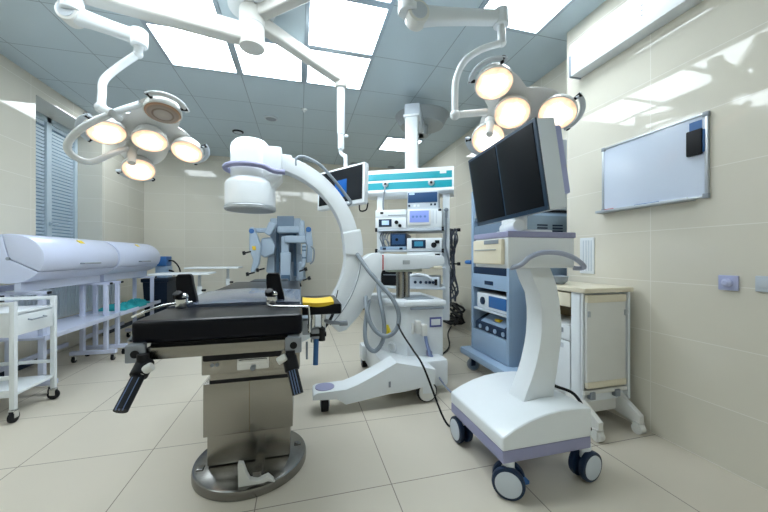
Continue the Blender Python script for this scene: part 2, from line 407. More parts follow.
MB().cyl((RJ.x, RJ.y, 2.82), (RJ.x, RJ.y, RJ.z - .08), .055, bev=.01).build('arm_end_joint', ARMW, cm)
MB().cyl((MJ.x, MJ.y, MJ.z + .06), (MJ.x, MJ.y, MJ.z - .07), .052, bev=.01).build('arm_end_joint', ARMW, cm)

# ------------------------------------------------------------------ surgical lights
def surgical_light(label, joint, C, angles, elbow, tubepts, tube_r, neck, yoke, unlit, handle_px, tilt, lens_r=.092):
    C = Vector(C)
    t = thing('surgical_light', label, 'surgical light', joint, group='ceiling-hung surgical lights')
    th = Vector((-C.x, -C.y, 0)).normalized()
    n = (th * math.sin(tilt) + Vector((0, 0, -math.cos(tilt)))).normalized()
    def hit(q):
        r = ray(*q); o_ = Vector((0, 0, H)); return o_ + r * ((C - o_).dot(n) / r.dot(n))
    u = Vector((-th.y, th.x, 0)); v = u.cross(n); 
    if v.z < 0: v = -v
    if u.dot(Vector((cs, -sn, 0))) < 0: u = -u
    offs = [hit(q) - C for q in angles]
    radii = [o_.length for o_ in offs]; R = max(radii); angles = [math.atan2(o_.dot(v), o_.dot(u)) for o_ in offs]
    # spring arm
    j = Vector(joint); e0 = Vector(elbow[0]); e1 = Vector(elbow[1])
    MB().cyl(j + Vector((0, 0, .03)), j - Vector((0, 0, .05)), .055, bev=.01).build('swivel', WHITE, t)
    k = MB(); d = (e1 - e0); s = d.cross(Vector((0, 0, 1))).normalized()
    k.cyl(e0 - s * .045, e0 + s * .045, .062, seg=32, bev=.012)
    k.build('knuckle', WARMW, t)
    for q in (-1, 1): MB().cyl(e0 + s * q * .044, e0 + s * q * .048, .045, seg=28).build('knuckle_cover', GREYPL, t)
    MB().loft([[p + sd * w / 2 * math.copysign(abs(math.cos(a)) ** .5, math.cos(a)) + uu * h / 2 * math.copysign(abs(math.sin(a)) ** .5, math.sin(a))
                for a in [2 * PI * q / 20 for q in range(20)]]
               for p, w, h, sd, uu in [(e0.lerp(e1, f), ww, hh, s, s.cross(d.normalized())) for f, ww, hh in ((0, .075, .11), (.25, .07, .085), (.6, .065, .075), (1.0, .065, .075))]]).build('spring_arm', WHITE, t)
    MB().cyl(e1 + Vector((0, 0, .045)), e1 - Vector((0, 0, .05)), .045, bev=.008).build('swivel', WHITE, t)
    MB().cyl(e1 - Vector((0, 0, .04)), Vector(tubepts[0]), .024, bev=.004).build('drop_tube', WHITE, t)
    MB().tube(tubepts, tube_r, 0 if len(tubepts) < 4 else 6, seg=14).sph(tubepts[0], tube_r * 1.25).sph(tubepts[-1], tube_r * 1.3).build('yoke_arm', WHITE, t)
    MB().tube(neck, tube_r * 1.05, 0, seg=14).sph(neck[0], tube_r * 1.5).build('neck', WHITE, t)
    if yoke: MB().tube(yoke, .018, 6, seg=14).build('handle_frame', WHITE, t)
    # star shaped carrier behind the reflectors
    pl = []; NN = 96
    for q in range(NN):
        a = 2 * PI * q / NN
        rr = .13 + max(max(0, math.cos(a - b)) ** 4 * (q_ + .04 - .13) for b, q_ in zip(angles, radii))
        pl.append(C - n * .075 + u * rr * math.cos(a) + v * rr * math.sin(a))
    top = [p - n * .035 + (C - p) * .1 for p in pl]
    MB().loft([pl, top]).build('carrier', mat('pale_carrier_enamel', (.84, .85, .86), .4), t)
    n0 = n
    spots = [(None, C)] + [(a, C + o_) for a, o_ in zip(angles, offs)]
    for q, (a, p) in enumerate(spots):
        lr = lens_r
        n = n0 if a is None else (n0 - (p - C).normalized() * .20).normalized()
        sh = MB().lathe([(0, -.075), (.05, -.073), (lr * .85, -.06), (lr + .002, -.026), (lr + .004, .0), (lr + .001, .004), (lr - .004, .002)], p, n, 40)
        o = sh.build('reflector', WARMW, t)
        gb = MB().lathe([(lr, .0), (lr * .94, .006), (lr * .88, .008), (lr * .82, .010), (lr * .72, .012), (lr * .63, .013), (lr * .55, .014), (lr * .45, .0147), (lr * .3, .0155), (0, .016)], p, n, 40)
        g = gb.build('glass', GLASS_OFF if q in unlit else GLASS_ON, o)
        at = g.data.attributes.new('rad', 'FLOAT', 'POINT'); pc = p - j
        for i, vv in enumerate(g.data.vertices):
            dlt = vv.co - pc; dlt = dlt - n * dlt.dot(n); at.data[i].value = dlt.length / lr
        if q in unlit: g['label'] = 'unlit clear lamp glass with brown reflections painted in rings'
        if a is not None:
            pts = [p + (u * math.cos(a + b) + v * math.sin(a + b)) * (lr + .028) - n * .012 for b in [math.radians(x) for x in range(-58, 59, 8)]]
            MB().tube(pts, .017, seg=10, flat=.6).build('bumper_handle', GREYPL if q not in unlit else WHITE, o)
            for b in (-50, 50):
                b = math.radians(b); dr = (u * math.cos(a + b) + v * math.sin(a + b))
                MB().cyl(p + dr * (lr - .005) - n * .015, p + dr * (lr + .04) - n * .012, .008, .014, seg=10).build('bumper_clip', BLACK, o)
    n = n0
    hp = hit(handle_px)
    MB().cyl(hp - n * .08, hp + n * .09, .026, .022, seg=20, bev=.004).sph(hp - n * .05, .036).build('sterile_handle', WARMW, t)
    return t
w = 1.95
surgical_light('surgical light with five round lamps hanging over the left side, one lamp unlit', LJ - Vector((0, 0, .30)) + Vector((0, 0, .27)),
               onW(150, 141, 2.0), [(107, 133), (163, 113), (187, 152), (139, 170)],
               (onW(72, 14, 1.88), onW(139, 38, 1.93)),
               [onW(138, 54, w), onW(120, 66, 1.93), onW(104, 80, 1.89), onW(102, 94, 1.85), onW(101, 108, 1.80)], .021,
               [onW(101, 108, 1.80), onW(112, 113, 1.745), onW(119, 118, 1.80)],
               [onW(150, 101, 1.90), onW(119, 111, 1.78), onW(85, 126, 1.73), onW(68, 143, 1.75), onW(72, 155, 1.80), onW(90, 162, 1.88), onW(112, 154, 1.95), onW(128, 148, 2.02)],
               (2,), (132, 152), math.radians(27))
surgical_light('surgical light with round peach lamps hanging over the twin-monitor cart', RJ - Vector((0, 0, .06)),
               onW(512, 113.5, 1.97), [(557, 113.5), (494, 84), (488, 139), (530, 141)],
               (onW(417, 16, 1.80), onW(501, 18, 1.90)),
               [onW(502, 43, 1.90), onW(480, 50, 1.9), onW(464, 62, 1.9), onW(456, 80, 1.9), onW(455, 98, 1.9), onW(455, 114, 1.9)], .020,
               [onW(455, 115, 1.9), onW(486, 112, 1.96)], None, (), (490, 126), math.radians(36), lens_r=.104)

# ------------------------------------------------------------------ hanging monitor
tm = thing('hanging_monitor', 'flat monitor hung from the ceiling arm behind the white arc, showing a blue square', 'monitor', (MJ.x, MJ.y, MJ.z - .07))
A = onW(318.7, 173.4, 2.88); B = onW(365.5, 164, 2.60)
ex = Vector((B.x - A.x, B.y - A.y, 0)); wid = ex.length; ex.normalize(); ey = Vector((-ex.y, ex.x, 0)); ez = Vector((0, 0, 1))
tl = math.radians(-3); 
mc = (A + B) / 2; mc.z = 1.07 + 68.5 * 2.74 / 320
Mm = Matrix.Translation(mc) @ Matrix((ex, ey, ez)).transposed().to_4x4() @ Matrix.Rotation(tl, 4, 'Y') @ Matrix.Rotation(math.radians(-6), 4, 'X')
hw, hh = wid / 2, .172
tube_top = Vector((MJ.x, MJ.y, MJ.z - .07)); zb = onW(341, 146, 2.8).z
mt_top = Mm @ Vector((0.02, .03, hh))
MB().cyl(tube_top, (MJ.x, MJ.y, zb + .1), .034, bev=.004).build('drop_tube', WHITE, tm)
MB().cyl((MJ.x, MJ.y, zb + .12), (MJ.x, MJ.y, zb - .03), .028, bev=.004).cyl((MJ.x + .03, MJ.y, zb + .09), (MJ.x + .06, MJ.y, zb + .09), .012).build('tube_collar', WHITE, tm)
MB().tube([(MJ.x, MJ.y, zb - .02), (MJ.x, MJ.y, zb - .06), (MJ.x * .4 + mt_top.x * .6, MJ.y * .4 + mt_top.y * .6, zb - .09), mt_top + Vector((0, 0, .10)), mt_top - Vector((0, 0, .05))], .017, 6).build('gooseneck', WHITE, tm)
MB().box((-hw, -.012, -hh), (hw, .045, hh), .01, Mm).build('housing', WHITE, tm)
scn = MB().box((-hw + .022, -.0145, -hh + .035), (hw - .022, -.0115, hh - .018), 0, Mm).build('screen', SCREEN, tm)
MB().box((-.055, -.0165, -.09), (.075, -.014, .06), .003, Mm).build('displayed_blue_square', mat('lit_blue_square', (.005, .05, .20), .5, emit=(0.0, 0.14, 0.50), es=.25, spec=.1), scn)
MB().tube([Mm @ Vector((hw - .08, .03, -hh)), Mm @ Vector((hw - .07, .03, -hh - .05)), Mm @ Vector((hw - .01, .03, -hh - .05)), Mm @ Vector((hw + .0, .04, -hh + .01))], .006, 5).build('cable', BLACK, tm)

# ------------------------------------------------------------------ pendant with beam and device rack
PA = onW(369, 174, 3.60); PB = onW(454, 169, 3.40)
ex = Vector((PB.x - PA.x, PB.y - PA.y, 0)); PW = ex.length; ang = math.atan2(ex.y, ex.x)
pc = (PA + PB) / 2
K = PW / 85.0
def px(x): return (x - 411.5) * K
def pz(y): return 1.07 + (256 - y) * 3.5 / 320
pd = thing('supply_pendant', 'ceiling-hung supply pendant with teal striped beam carrying the device shelves', 'medical pendant', (pc.x, pc.y, 0), ang)
def pbuild(mb, name, m, par=None): return mb.build(name, m, par or pd, local=True)
cx0 = px(413)
pbuild(MB().cyl((cx0 + .05, .62, Z_C), (cx0 + .05, .62, 2.72), .34, .27, 40).cyl((cx0 + .03, .62, 2.73), (cx0 + .03, .62, 2.60), .10), 'ceiling_canopy', mat('canopy_grey', (.38, .42, .45), .4))
pbuild(MB().box((cx0 - .08, -.02, 2.60), (cx0 + .09, .70, 2.735), .02), 'swing_arm', GREYPL)
pbuild(MB().box((cx0 - .085, -.06, 2.575), (cx0 + .085, .10, 2.60), .004), 'arm_seam', WHITE)
pbuild(MB().prism([(cx0 - .07, -.05), (cx0 + .07, -.05), (cx0 + .07, .08), (cx0 - .07, .08)], 1.97, 2.58, 'XY', .02), 'column', WHITE)
pbuild(MB().box((cx0 - .12, -.08, 1.985), (cx0 + .12, .12, 2.0), .005), 'column_flange', WHITE)
zt, zb2 = pz(171.5), pz(197)
prof = [(-.12, zt), (.15, zt), (.15, zb2 + .02), (.12, zb2), (-.12, zb2), (-.155, zb2 + .025), (-.155, zb2 + .045), (-.135, zb2 + .056)]
pbuild(MB().prism(prof, -PW / 2, PW / 2, 'YZ', .006), 'beam', WHITE)
def slope_y(z): return -.135 + (.015) * (z - (zb2 + .056)) / (zt - zb2 - .056)
for z0, z1, nm in ((pz(191.2), pz(184.3), 'teal_stripe'), (pz(182), pz(175.5), 'teal_stripe')):
    pbuild(MB().prism([(slope_y(z0) - .003, z0), (slope_y(z1) - .003, z1), (slope_y(z1) + .01, z1), (slope_y(z0) + .01, z0)], -PW / 2 + .02, PW / 2 - .02, 'YZ'), nm, TEAL)
for x, y in ((389, 186), (433, 186.5)):
    o = pbuild(MB().cyl((px(x), -.15, pz(y)), (px(x), -.125, pz(y)), .032, seg=20, bev=.004), 'gas_outlet', ALU)
    pbuild(MB().cyl((px(x), -.153, pz(y)), (px(x), -.149, pz(y)), .014, seg=16), 'outlet_centre', BLACK, o)
pbuild(MB().box((px(441), slope_y(pz(178)) - .006, pz(178)), (px(447), slope_y(pz(174)) - .002, pz(174))), 'label_plate', WHITE)
pbuild(MB().box((px(379.5), -.10, pz(298)), (px(385), .0, zb2 + .01), .006), 'upright', WHITE)
pbuild(MB().box((px(443.5), -.10, pz(317)), (px(450), .0, zb2 + .01), .006), 'upright', WHITE)
D0, D1 = -.22, .22
for y, h in ((231, .03), (251, .02), (286, .022), (267, .016)):
    pbuild(MB().box((px(381), D0, pz(y) - h / 2), (px(446), D1, pz(y) + h / 2), .005), 'shelf', GREYPL)
clp = MB()
for x in (381.5, 444):
    for y in (231, 251): clp.box((px(x) - .012, D0 - .008, pz(y) - .02), (px(x) + .012, D0 + .02, pz(y) + .02), .003)
pbuild(clp, 'shelf_clamp', BLACK)
pbuild(MB().tube([(px(389), -.15, pz(187)), (px(388.3), -.17, pz(195)), (px(387), -.16, pz(206)), (px(386.5), -.1, pz(213))], .008, 5), 'supply_hose', MIDGREY)
pbuild(MB().sph((px(447), -.125, pz(212.5)), .022).cyl((px(447), -.12, pz(214)), (px(447), -.12, pz(220)), .012).tube([(px(447), -.12, pz(218)), (px(446.6), -.125, pz(235)), (px(446.2), -.12, pz(246)), (px(449), -.115, pz(258)), (px(450.5), -.05, pz(275))], .009, 5), 'probe_holder', MIDGREY)
for y in (231, 263.5):
    pbuild(MB().cyl((px(449), -.05, pz(y)), (px(458), -.05, pz(y)), .008, seg=10).cyl((px(457), -.05, pz(y)), (px(460), -.05, pz(y)), .018, seg=12), 'cable_hook', BLACK)
random.seed(11)
cb = MB()
for q in range(9):
    x0 = px(453 + random.uniform(-1.5, 2)); pts = []
    for kk in range(7):
        z = pz(230 + kk * (11 + random.uniform(-1, 1)))
        pts.append((x0 + random.uniform(-.04, .05), -.04 + random.uniform(-.06, .06), z))
    cb.tube(pts, random.choice((.006, .008, .01)), 4, seg=8)
pbuild(cb, 'cable_bundle', mat('dark_cable_grey', (.05, .06, .085), .5))

def pdev(name, label, x0, x1, y0, y1, m, dep=.40, front=0.0, bev=.006, cat='medical device', rest=None):
    """device on the pendant: x, y are extents of its front face; its Empty shares the pendant's turn"""
    zb = pz(y1) if rest is None else rest
    lx = (px(x0) + px(x1)) / 2
    c = Vector((pc.x, pc.y, 0)) + Vector((math.cos(ang), math.sin(ang), 0)) * lx
    t = thing(name, label, cat, (c.x, c.y, zb), ang)
    hwd = (px(x1) - px(x0)) / 2; hgt = pz(y0) - zb
    b = MB().box((-hwd, D0 + front, 0), (hwd, D0 + front + dep, hgt), bev).build('case', m, t, local=True)
    def part(nm, xa, xb, ya, yb, mm, th=.004, par=None, round_=False):
        A0 = px(xa) - lx; A1 = px(xb) - lx; Z0 = pz(yb) - zb; Z1 = pz(ya) - zb
        q = MB()
        if round_: q.cyl(((A0 + A1) / 2, D0 + front + .001, (Z0 + Z1) / 2), ((A0 + A1) / 2, D0 + front - th, (Z0 + Z1) / 2), (A1 - A0) / 2, seg=18, bev=.002)
        else: q.box((A0, D0 + front - th, Z0), (A1, D0 + front + .002, Z1), min(.002, th * .3))
        return q.build(nm, mm, par or t, local=True)
    return t, part
S1 = pz(231) + .015; S2 = pz(251) + .010; S3 = pz(286) + .011; S4 = pz(267) + .008
t, p = pdev('insufflator', 'white unit with small blue display on the left of the top pendant shelf', 380.5, 410.6, 219.5, 229, WHITE, rest=S1)
sc1 = p('display', 384, 396.5, 221, 228.2, NAVY); p('display_image', 387, 394, 222.3, 226.5, LCDW, .006, sc1)
p('knob', 399.5, 403, 222.5, 226, BLACK, .02, None, True); p('connector', 403, 406, 226.5, 228.5, BLACK, .02, None, True)
ztop = pz(219.5)
t, p = pdev('keyboard_drawer_unit', 'flat white unit lying on top of the white unit with blue display', 380.5, 410.6, 212, 219.3, WHITE, rest=ztop, bev=.012)
p('button', 385.5, 388.5, 214, 216, BLACK); p('groove', 393, 410, 217, 217.8, MIDGREY, .003)
t, p = pdev('touchscreen_unit', 'white unit with lit violet-blue screen on the right of the top pendant shelf', 411.2, 443.3, 212.2, 229, WHITE, rest=S1)
p('screen_frame', 411.8, 433, 212.8, 227, WARMW, .015); q = p('screen', 413.8, 431.5, 214, 224.8, LCD, .018)
ic = MB()
for xx in (417, 420.5, 424, 428):
    ic.cyl((px(xx) - (px(411.2) + px(443.3)) / 2, D0 - .02, pz(219.5) - S1), (px(xx) - (px(411.2) + px(443.3)) / 2, D0 - .018, pz(219.5) - S1), .012, seg=12)
ic.build('screen_icon', mat('icon_blue', (.1, .2, .5), .4), q, local=True)
for xx in (435, 438): p('groove', xx, xx + .6, 214, 226, GREYPL, .003)
p('corner_foot', 440, 442.6, 212.6, 214.6, BLACK)
t, p = pdev('recorder_box', 'grey box with wide dark blue front on top of the touchscreen unit, under the beam', 411.2, 440, 195.9, 212, GREYPL, rest=pz(212.2), front=.02)
p('front_window', 411.8, 439, 196.6, 206, LCDB); p('marking', 413, 418, 197, 198.5, LCDW, .006)
p('knob', 412, 414, 207.3, 210.3, NAVY, .01, None, True)
for xx in (417, 420.5): p('button', xx, xx + 2, 207.8, 209.8, WHITE)
for xx in (432.5, 436): p('button', xx, xx + 1.8, 207.2, 209, NAVY)
t, p = pdev('camera_control_unit', 'dark blue unit with tubing on the left of the second pendant shelf', 395, 410.3, 234.5, 246.5, NAVY, rest=pz(247.5) + .006)
p('front_panel', 397, 409, 236, 245, LCDB); p('socket', 400, 403, 239, 242, BLACK, .01, None, True)
t, p = pdev('light_source_unit', 'flat pale blue unit under the dark blue unit on the pendant', 385, 410.5, 247, 251, VBLUE, rest=S2)
p('button', 388, 391, 248, 250, NAVY); p('button', 404, 407, 248, 250, NAVY)
t, p = pdev('endoscopy_processor', 'white unit with dark display and large black knob, upper of two alike', 411, 443.3, 239.2, 250, WHITE, rest=S2, cat='medical device')
p('display', 415.5, 428.5, 241, 248.8, NAVY); p('display_image', 418, 426, 242.5, 247, mat('lit_teal_screen', (.02, .12, .2), .3, emit=(.02, .16, .26), es=.5), .006)
p('knob', 433.5, 438.5, 243.5, 248.5, BLACK, .03, None, True); p('lever', 437, 441, 241.5, 244.5, BLACK, .01)
t, p = pdev('endoscopy_processor', 'white unit with large black knob, lower of two alike, half hidden by the arm', 411, 443.3, 252.5, 266, WHITE, rest=S4, cat='medical device')
p('knob', 433.5, 438.5, 256, 261, BLACK, .03, None, True); p('lever', 437, 441.5, 253.8, 256.8, BLACK, .01); p('groove', 412, 425, 255, 255.6, GREYPL)
t, p = pdev('electrosurgical_unit', 'pale device with a row of dark round sockets on the bottom pendant shelf', 413, 441, 275.5, 285, GREYPL, rest=S3)
for xx in (417.5, 422.5, 427.5, 430.8, 434): p('socket', xx, xx + 2.8, 279, 281.8, NAVY, .012, None, True)
p('switch', 436.5, 439, 277.5, 283, BLACK)
t, p = pdev('dark_gap_box', 'black box added to fill the dark gap at the back of the bottom pendant shelf', 383, 412, 270, 285, BLACK, .25, .12, rest=S3)  # made-up black box that darkens the gap behind the lower shelf
p('groove', 386, 399, 274, 275, MIDGREY)
t, p = pdev('folded_cable_bag', 'small yellow pouch lying on the bottom pendant shelf beside dark cables', 400, 408, 281.5, 285, YELLOW, .15, .05, .01, 'pouch', rest=S3)
p('strap', 402.5, 405, 281.4, 285, BLACK, .003)
# thin tubing in the rack
def ploc(x, d, y): 
    v = Vector((math.cos(ang), math.sin(ang), 0)) * px(x) + Vector((-math.sin(ang), math.cos(ang), 0)) * d
    return Vector((pc.x + v.x, pc.y + v.y, pz(y)))
solo(MB().tube([ploc(412, -.2, 283), ploc(409, -.25, 282), ploc(410, -.26, 277), ploc(416, -.25, 273.5), ploc(424, -.24, 273), ploc(431, -.25, 274.5), ploc(434, -.235, 278)], .012, 6), 'coiled_white_cable', WHITE, ploc(412, -.2, 285), 'white cable looped in front of the device with round sockets', 'cable')
random.seed(3)
tb = MB()
for q in range(6):
    x0 = 385 + q * 1.8
    tb.tube([ploc(x0, -.1, 233), ploc(x0 + random.uniform(-2, 3), -.18, 238), ploc(x0 + random.uniform(-2, 3), -.16, 243), ploc(x0 + 1, -.12, 247)], .006, 5, seg=8)
solo(tb, 'tubing_bundle', MIDGREY, ploc(388, -.1, 247), 'bundle of grey tubing hanging left of the dark blue unit', 'tubing')

# ------------------------------------------------------------------ surgical robot by the back wall
RY = 5.2
def R_(x, y, Y=RY): q = onY(x, y, Y); return (q.x, q.z)
rb = thing('surgical_robot', 'blue-grey multi-armed surgical robot standing by the back wall', 'surgical robot', (-.22, 5.35, 0))
def rp(nm, pts, y0, y1, m, bev=.03, par=None):
    ym = y0
    return MB().prism([R_(a, b, ym) for a, b in pts], y0, y1, 'XZ', bev, seg=3).build(nm, m, par or rb)
MB().box((-.62, 5.0, .06), (.18, 5.8, .34), .06).build('base', ROBOT, rb)
for x in (-.5, .06):
    for y in (5.15, 5.65): MB().cyl((x - .03, y, .07), (x + .03, y, .07), .07, bev=.01).build('wheel', BLACK, rb)
rp('column', [(270, 218), (301, 218), (301, 318), (270, 318)], 5.36, 5.7, ROBOT)
rp('head_panel', [(277, 216), (294, 216), (294, 262), (277, 262)], 5.30, 5.36, mat('slate_blue_panel', (.14, .21, .30), .35), .01)
for xa, xb in ((276, 279), (293.5, 296.5)): rp('side_rail', [(xa, 226), (xb, 226), (xb, 276), (xa, 276)], 5.26, 5.34, ROBOTD, .006)
rp('rear_cover', [(268, 254), (275, 254), (275, 276), (266, 272)], 5.3, 5.5, ROBOT, .02)
rp('rear_cover', [(296, 254), (304, 254), (306, 280), (296, 282)], 5.3, 5.5, ROBOT, .02)
rp('lower_shroud', [(281, 284), (293, 284), (293, 298), (280, 298)], 5.05, 5.3, VDARK, .03)
# centre arm
a = rp('centre_arm', [(280, 252), (291, 252), (291, 284), (280, 284)], 5.0, 5.2, ROBOT)
rp('arm_sleeve', [(281, 236), (289, 236), (289, 254), (281, 254)], 5.02, 5.18, ROBOT, .03, a)
rp('wrist', [(281, 275), (290, 275), (290, 283), (281, 283)], 4.96, 5.0, ROBOTD, .008, a)
# upper cross links
rp('cross_link', [(277, 226), (303, 226), (303, 233), (277, 233)], 5.02, 5.2, ROBOT, .03)
rp('cross_link', [(284, 235.5), (306, 235.5), (306, 243), (284, 243)], 4.95, 5.1, ROBOT, .03)
rp('shoulder', [(300, 220), (304.5, 220), (306, 243), (298, 243)], 5.0, 5.25, ROBOT, .04)
# left arm
rp('left_link', [(252, 228), (267, 228), (267, 232.5), (252, 232.5)], 5.1, 5.2, ROBOT, .015)
rp('left_shoulder', [(269, 221), (277, 224), (270, 236), (264, 233)], 4.95, 5.2, ROBOT, .03)
rp('left_upper_arm', [(261, 238), (271, 237), (276, 246), (274, 254), (264, 258), (259, 254)], 5.05, 5.25, ROBOT, .04)
la = rp('left_forearm', [(249, 227), (254, 227), (261, 246), (259, 264), (254, 274), (250, 272), (253, 260), (249, 250)], 4.95, 5.1, ROBOT, .03)
MB().cyl((R_(251.5, 231, 4.94)[0], 4.935, R_(251.5, 231, 4.94)[1]), (R_(251.5, 231, 4.94)[0], 4.95, R_(251.5, 231, 4.94)[1]), .035, seg=20).build('joint_cap', BLUE, la)
rp('yellow_marker', [(252, 246), (255.5, 246), (256, 250), (252.5, 250)], 4.93, 4.955, YELLOW, .003, la)
for x, y in ((247.5, 252.5), (251, 273.5), (261, 269.5)):
    q = onY(x, y, 4.96); MB().cyl(q - Vector((.05, 0, .01)), q + Vector((.05, 0, .015)), .012, seg=10).cyl(q - Vector((.065, 0, .012)), q - Vector((.03, 0, .005)), .028, seg=12).build('black_clamp', BLACK, la)
# right arm
ra = rp('right_forearm', [(306, 227), (311, 227), (313, 244), (312, 262), (306, 263), (307, 245), (305, 243)], 5.0, 5.15, ROBOT, .03)
MB().cyl((R_(308.5, 229.5, 4.99)[0], 4.985, R_(308.5, 229.5, 4.99)[1]), (R_(308.5, 229.5, 4.99)[0], 5.0, R_(308.5, 229.5, 4.99)[1]), .040, seg=20).build('joint_cap', BLUE, ra)
ri = rp('instrument_arm', [(302, 244), (306.5, 244), (305.5, 266), (301.5, 268)], 4.9, 5.0, ROBOT, .015)
for y in (246, 249.5, 257): rp('dark_band', [(302, y), (306.3, y), (306.2, y + 1.5), (302, y + 1.5)], 4.895, 4.91, ROBOTD, .002, ri)
for x, y in ((303, 270), (306.5, 279), (297, 286)):
    q = onY(x, y, 4.96); MB().cyl(q - Vector((.055, 0, .02)), q + Vector((.05, 0, .015)), .012, seg=10).cyl(q + Vector((.02, 0, .005)), q + Vector((.06, 0, .02)), .028, seg=12).build('black_clamp', BLACK, ri)
rp('lower_link', [(299, 262), (303, 262), (304, 278), (298, 281)], 5.1, 5.25, ROBOT, .02)
MB().tube([onY(311, 246, 4.98), onY(314, 250, 4.97), onY(313.5, 260, 4.98), onY(310, 264, 5.0)], .012, 5).build('cable', MIDGREY, ra)

# ------------------------------------------------------------------ uv instrument cabinets
UX, UZ = -2.07, 1.05
def caster(mb_fork, mb_wheel, p, r, wdt, d=(1, 0)):
    """p = floor contact; d = horizontal axle direction"""
    d = Vector((d[0], d[1], 0)).normalized(); c = Vector((p[0], p[1], r))
    mb_wheel.cyl(c - d * wdt / 2, c + d * wdt / 2, r, seg=24, bev=min(.006, r * .15))
def simple_caster(parent, p, r, wdt, top, d=(1, 0), mw=BLACK, mf=CHROME, local=False, disc=None):
    d = Vector((d[0], d[1], 0)).normalized(); c = Vector((p[0], p[1], r))
    f = MB(); f.cyl((p[0], p[1], 2 * r + .004), (p[0], p[1], top), r * .25, seg=12)
    fwd = Vector((-d.y, d.x, 0))
    for s in (-1, 1):
        q = c + d * s * (wdt / 2 + .004)
        f.cbox(q + Vector((0, 0, r * .55)), (.004 if abs(d.x) > .5 else r * 1.0, r * 1.0 if abs(d.x) > .5 else .004, r * 1.3))
    f.cbox(c + Vector((0, 0, r * 1.15)), (wdt + .012 if abs(d.x) > .5 else r * 1.1, r * 1.1 if abs(d.x) > .5 else wdt + .012, r * .2), .002)
    o = f.build('caster', mf, parent, local=local)
    MB().cyl(c - d * wdt / 2, c + d * wdt / 2, r, seg=28, bev=r * .12).build('wheel', mw, o, local=local)
    if disc:
        MB().cyl(c - d * (wdt / 2 + .003), c + d * (wdt / 2 + .003), r * .74, seg=24).build('hub_disc', disc, o, local=local)
    return o
def uv_cabinet(label):
    L = 1.02
    t = thing('instrument_cabinet', label, 'instrument cabinet', (UX, 0, 0), group='barrel-lidded lavender instrument cabinets')
    fn = lambda a, b: (a, b)
    rx, rz = .215, .185
    a0 = math.radians(-32); a1 = math.radians(100)
    # lid sector, then fixed body
    lid = [(0, UZ + .0)] + [(rx * math.cos(a0 + (a1 - a0) * k / 20), UZ + rz * math.sin(a0 + (a1 - a0) * k / 20)) for k in range(21)]
    body = [(0, UZ - .004)] + [(rx * math.cos(a), UZ + rz * math.sin(a)) for a in [a1 + .012 + (math.radians(250) - a1) * k / 16 for k in range(17)]] + \
           [(rx * math.cos(a), UZ + rz * math.sin(a)) for a in [math.radians(250) + (math.radians(326.5) - math.radians(250)) * k / 10 for k in range(1, 11)]]
    lo = MB().prism(lid, .0, L, 'XZ', .012).build('lid', LAVP, t, local=True)
    MB().prism(body, .0, L, 'XZ', .008).build('body', LAVP, t, local=True)
    hz = UZ - .045; hx = rx * .985 + .018
    MB().tube([(hx - .03, .42, hz), (hx + .004, .42, hz), (hx + .004, .66, hz), (hx - .03, .66, hz)], .007).build('handle', MIDGREY, lo, local=True)
    st = Matrix.Translation((rx * math.cos(math.radians(52)), .56, UZ + rz * math.sin(math.radians(52)))) @ Matrix.Rotation(math.radians(42), 4, 'Y')
    MB().box((-.02, -.03, -.004), (.02, .03, .004), 0, st).build('warning_sticker', YELST, lo, local=True)
    MB().cyl((-.0, -.008, UZ), (0, .004, UZ), .012, seg=14).build('hinge_pin', MIDGREY, t, local=True)
    # stand
    MB().box((.02, .02, .80), (.06, L - .02, .875), .004).build('rail', LAVP, t, local=True)
    MB().box((-.15, .02, .80), (-.10, L - .02, .845), .004).build('rail', LAVP, t, local=True)
    for y in (.08, L - .10):
        MB().box((-.20, y - .02, .775), (.19, y + .02, .80), .004).build('cross_bar', LAVP, t, local=True)
        MB().box((.188, y - .018, .777), (.20, y + .018, .798), .002).build('end_plug', BLACK, t, local=True)
        for x in (-.05, .15):
            MB().box((x - .018, y - .018, .10), (x + .018, y + .018, .78), .004).build('leg', LAVP, t, local=True)
        MB().box((-.15, y - .022, .075), (.24, y + .022, .115), .004).build('foot', LAVP, t, local=True)
        for x in (-.12, .21): simple_caster(t, (x, y), .03, .022, .08, (1, 0), local=True)
    MB().box((-.20, 0.0, .44), (.215, L, .458), .003).box((.207, 0, .43), (.217, L, .470), .002).build('shelf', LAVP, t, local=True)
    MB().box((-.19, .09, .17), (-.165, L - .1, .21), .003).build('stretcher', LAVP, t, local=True)
    return t
u1 = uv_cabinet('nearer lavender barrel-lidded instrument cabinet with a yellow sticker, by the window')
u1.location = (UX, 2.97, 0)
u2 = copy_tree(u1); u2.location = (UX, 4.02, 0)
u2['label'] = 'farther lavender barrel-lidded instrument cabinet, with teal drapes on its shelf'
# teal drapes on the far shelf
random.seed(7)
for q, (x, y, s, l) in enumerate(((-2.02, 4.30, .17, 'crumpled teal drape lying nearest on the cabinet shelf'), (-1.98, 4.52, .15, 'crumpled teal drape in the middle of the cabinet shelf'), (-2.02, 4.74, .14, 'crumpled teal drape at the far end of the cabinet shelf'))):
    bm = bmesh.new(); bmesh.ops.create_grid(bm, x_segments=16, y_segments=14, size=1)
    for v in bm.verts:
        r = max(abs(v.co.x), abs(v.co.y))
        v.co = Vector((v.co.x * s * .85, v.co.y * .10, .012 + (.055 * (1 - r ** 2.5)) * random.uniform(.45, 1.2)))
    geom = bmesh.ops.extrude_face_region(bm, geom=list(bm.faces))
    for v in [g for g in geom['geom'] if isinstance(g, bmesh.types.BMVert)]: v.co.z = 0.0
    mb = MB(); mb._take(bm)
    bmesh.ops.recalc_face_normals(mb.bm, faces=mb.bm.faces)
    o = mb.build('surgical_drape', TEALCL, sharp=60); o.location = (x, y, .459); tag(o, l, 'drape', 'teal drapes on the cabinet shelf')
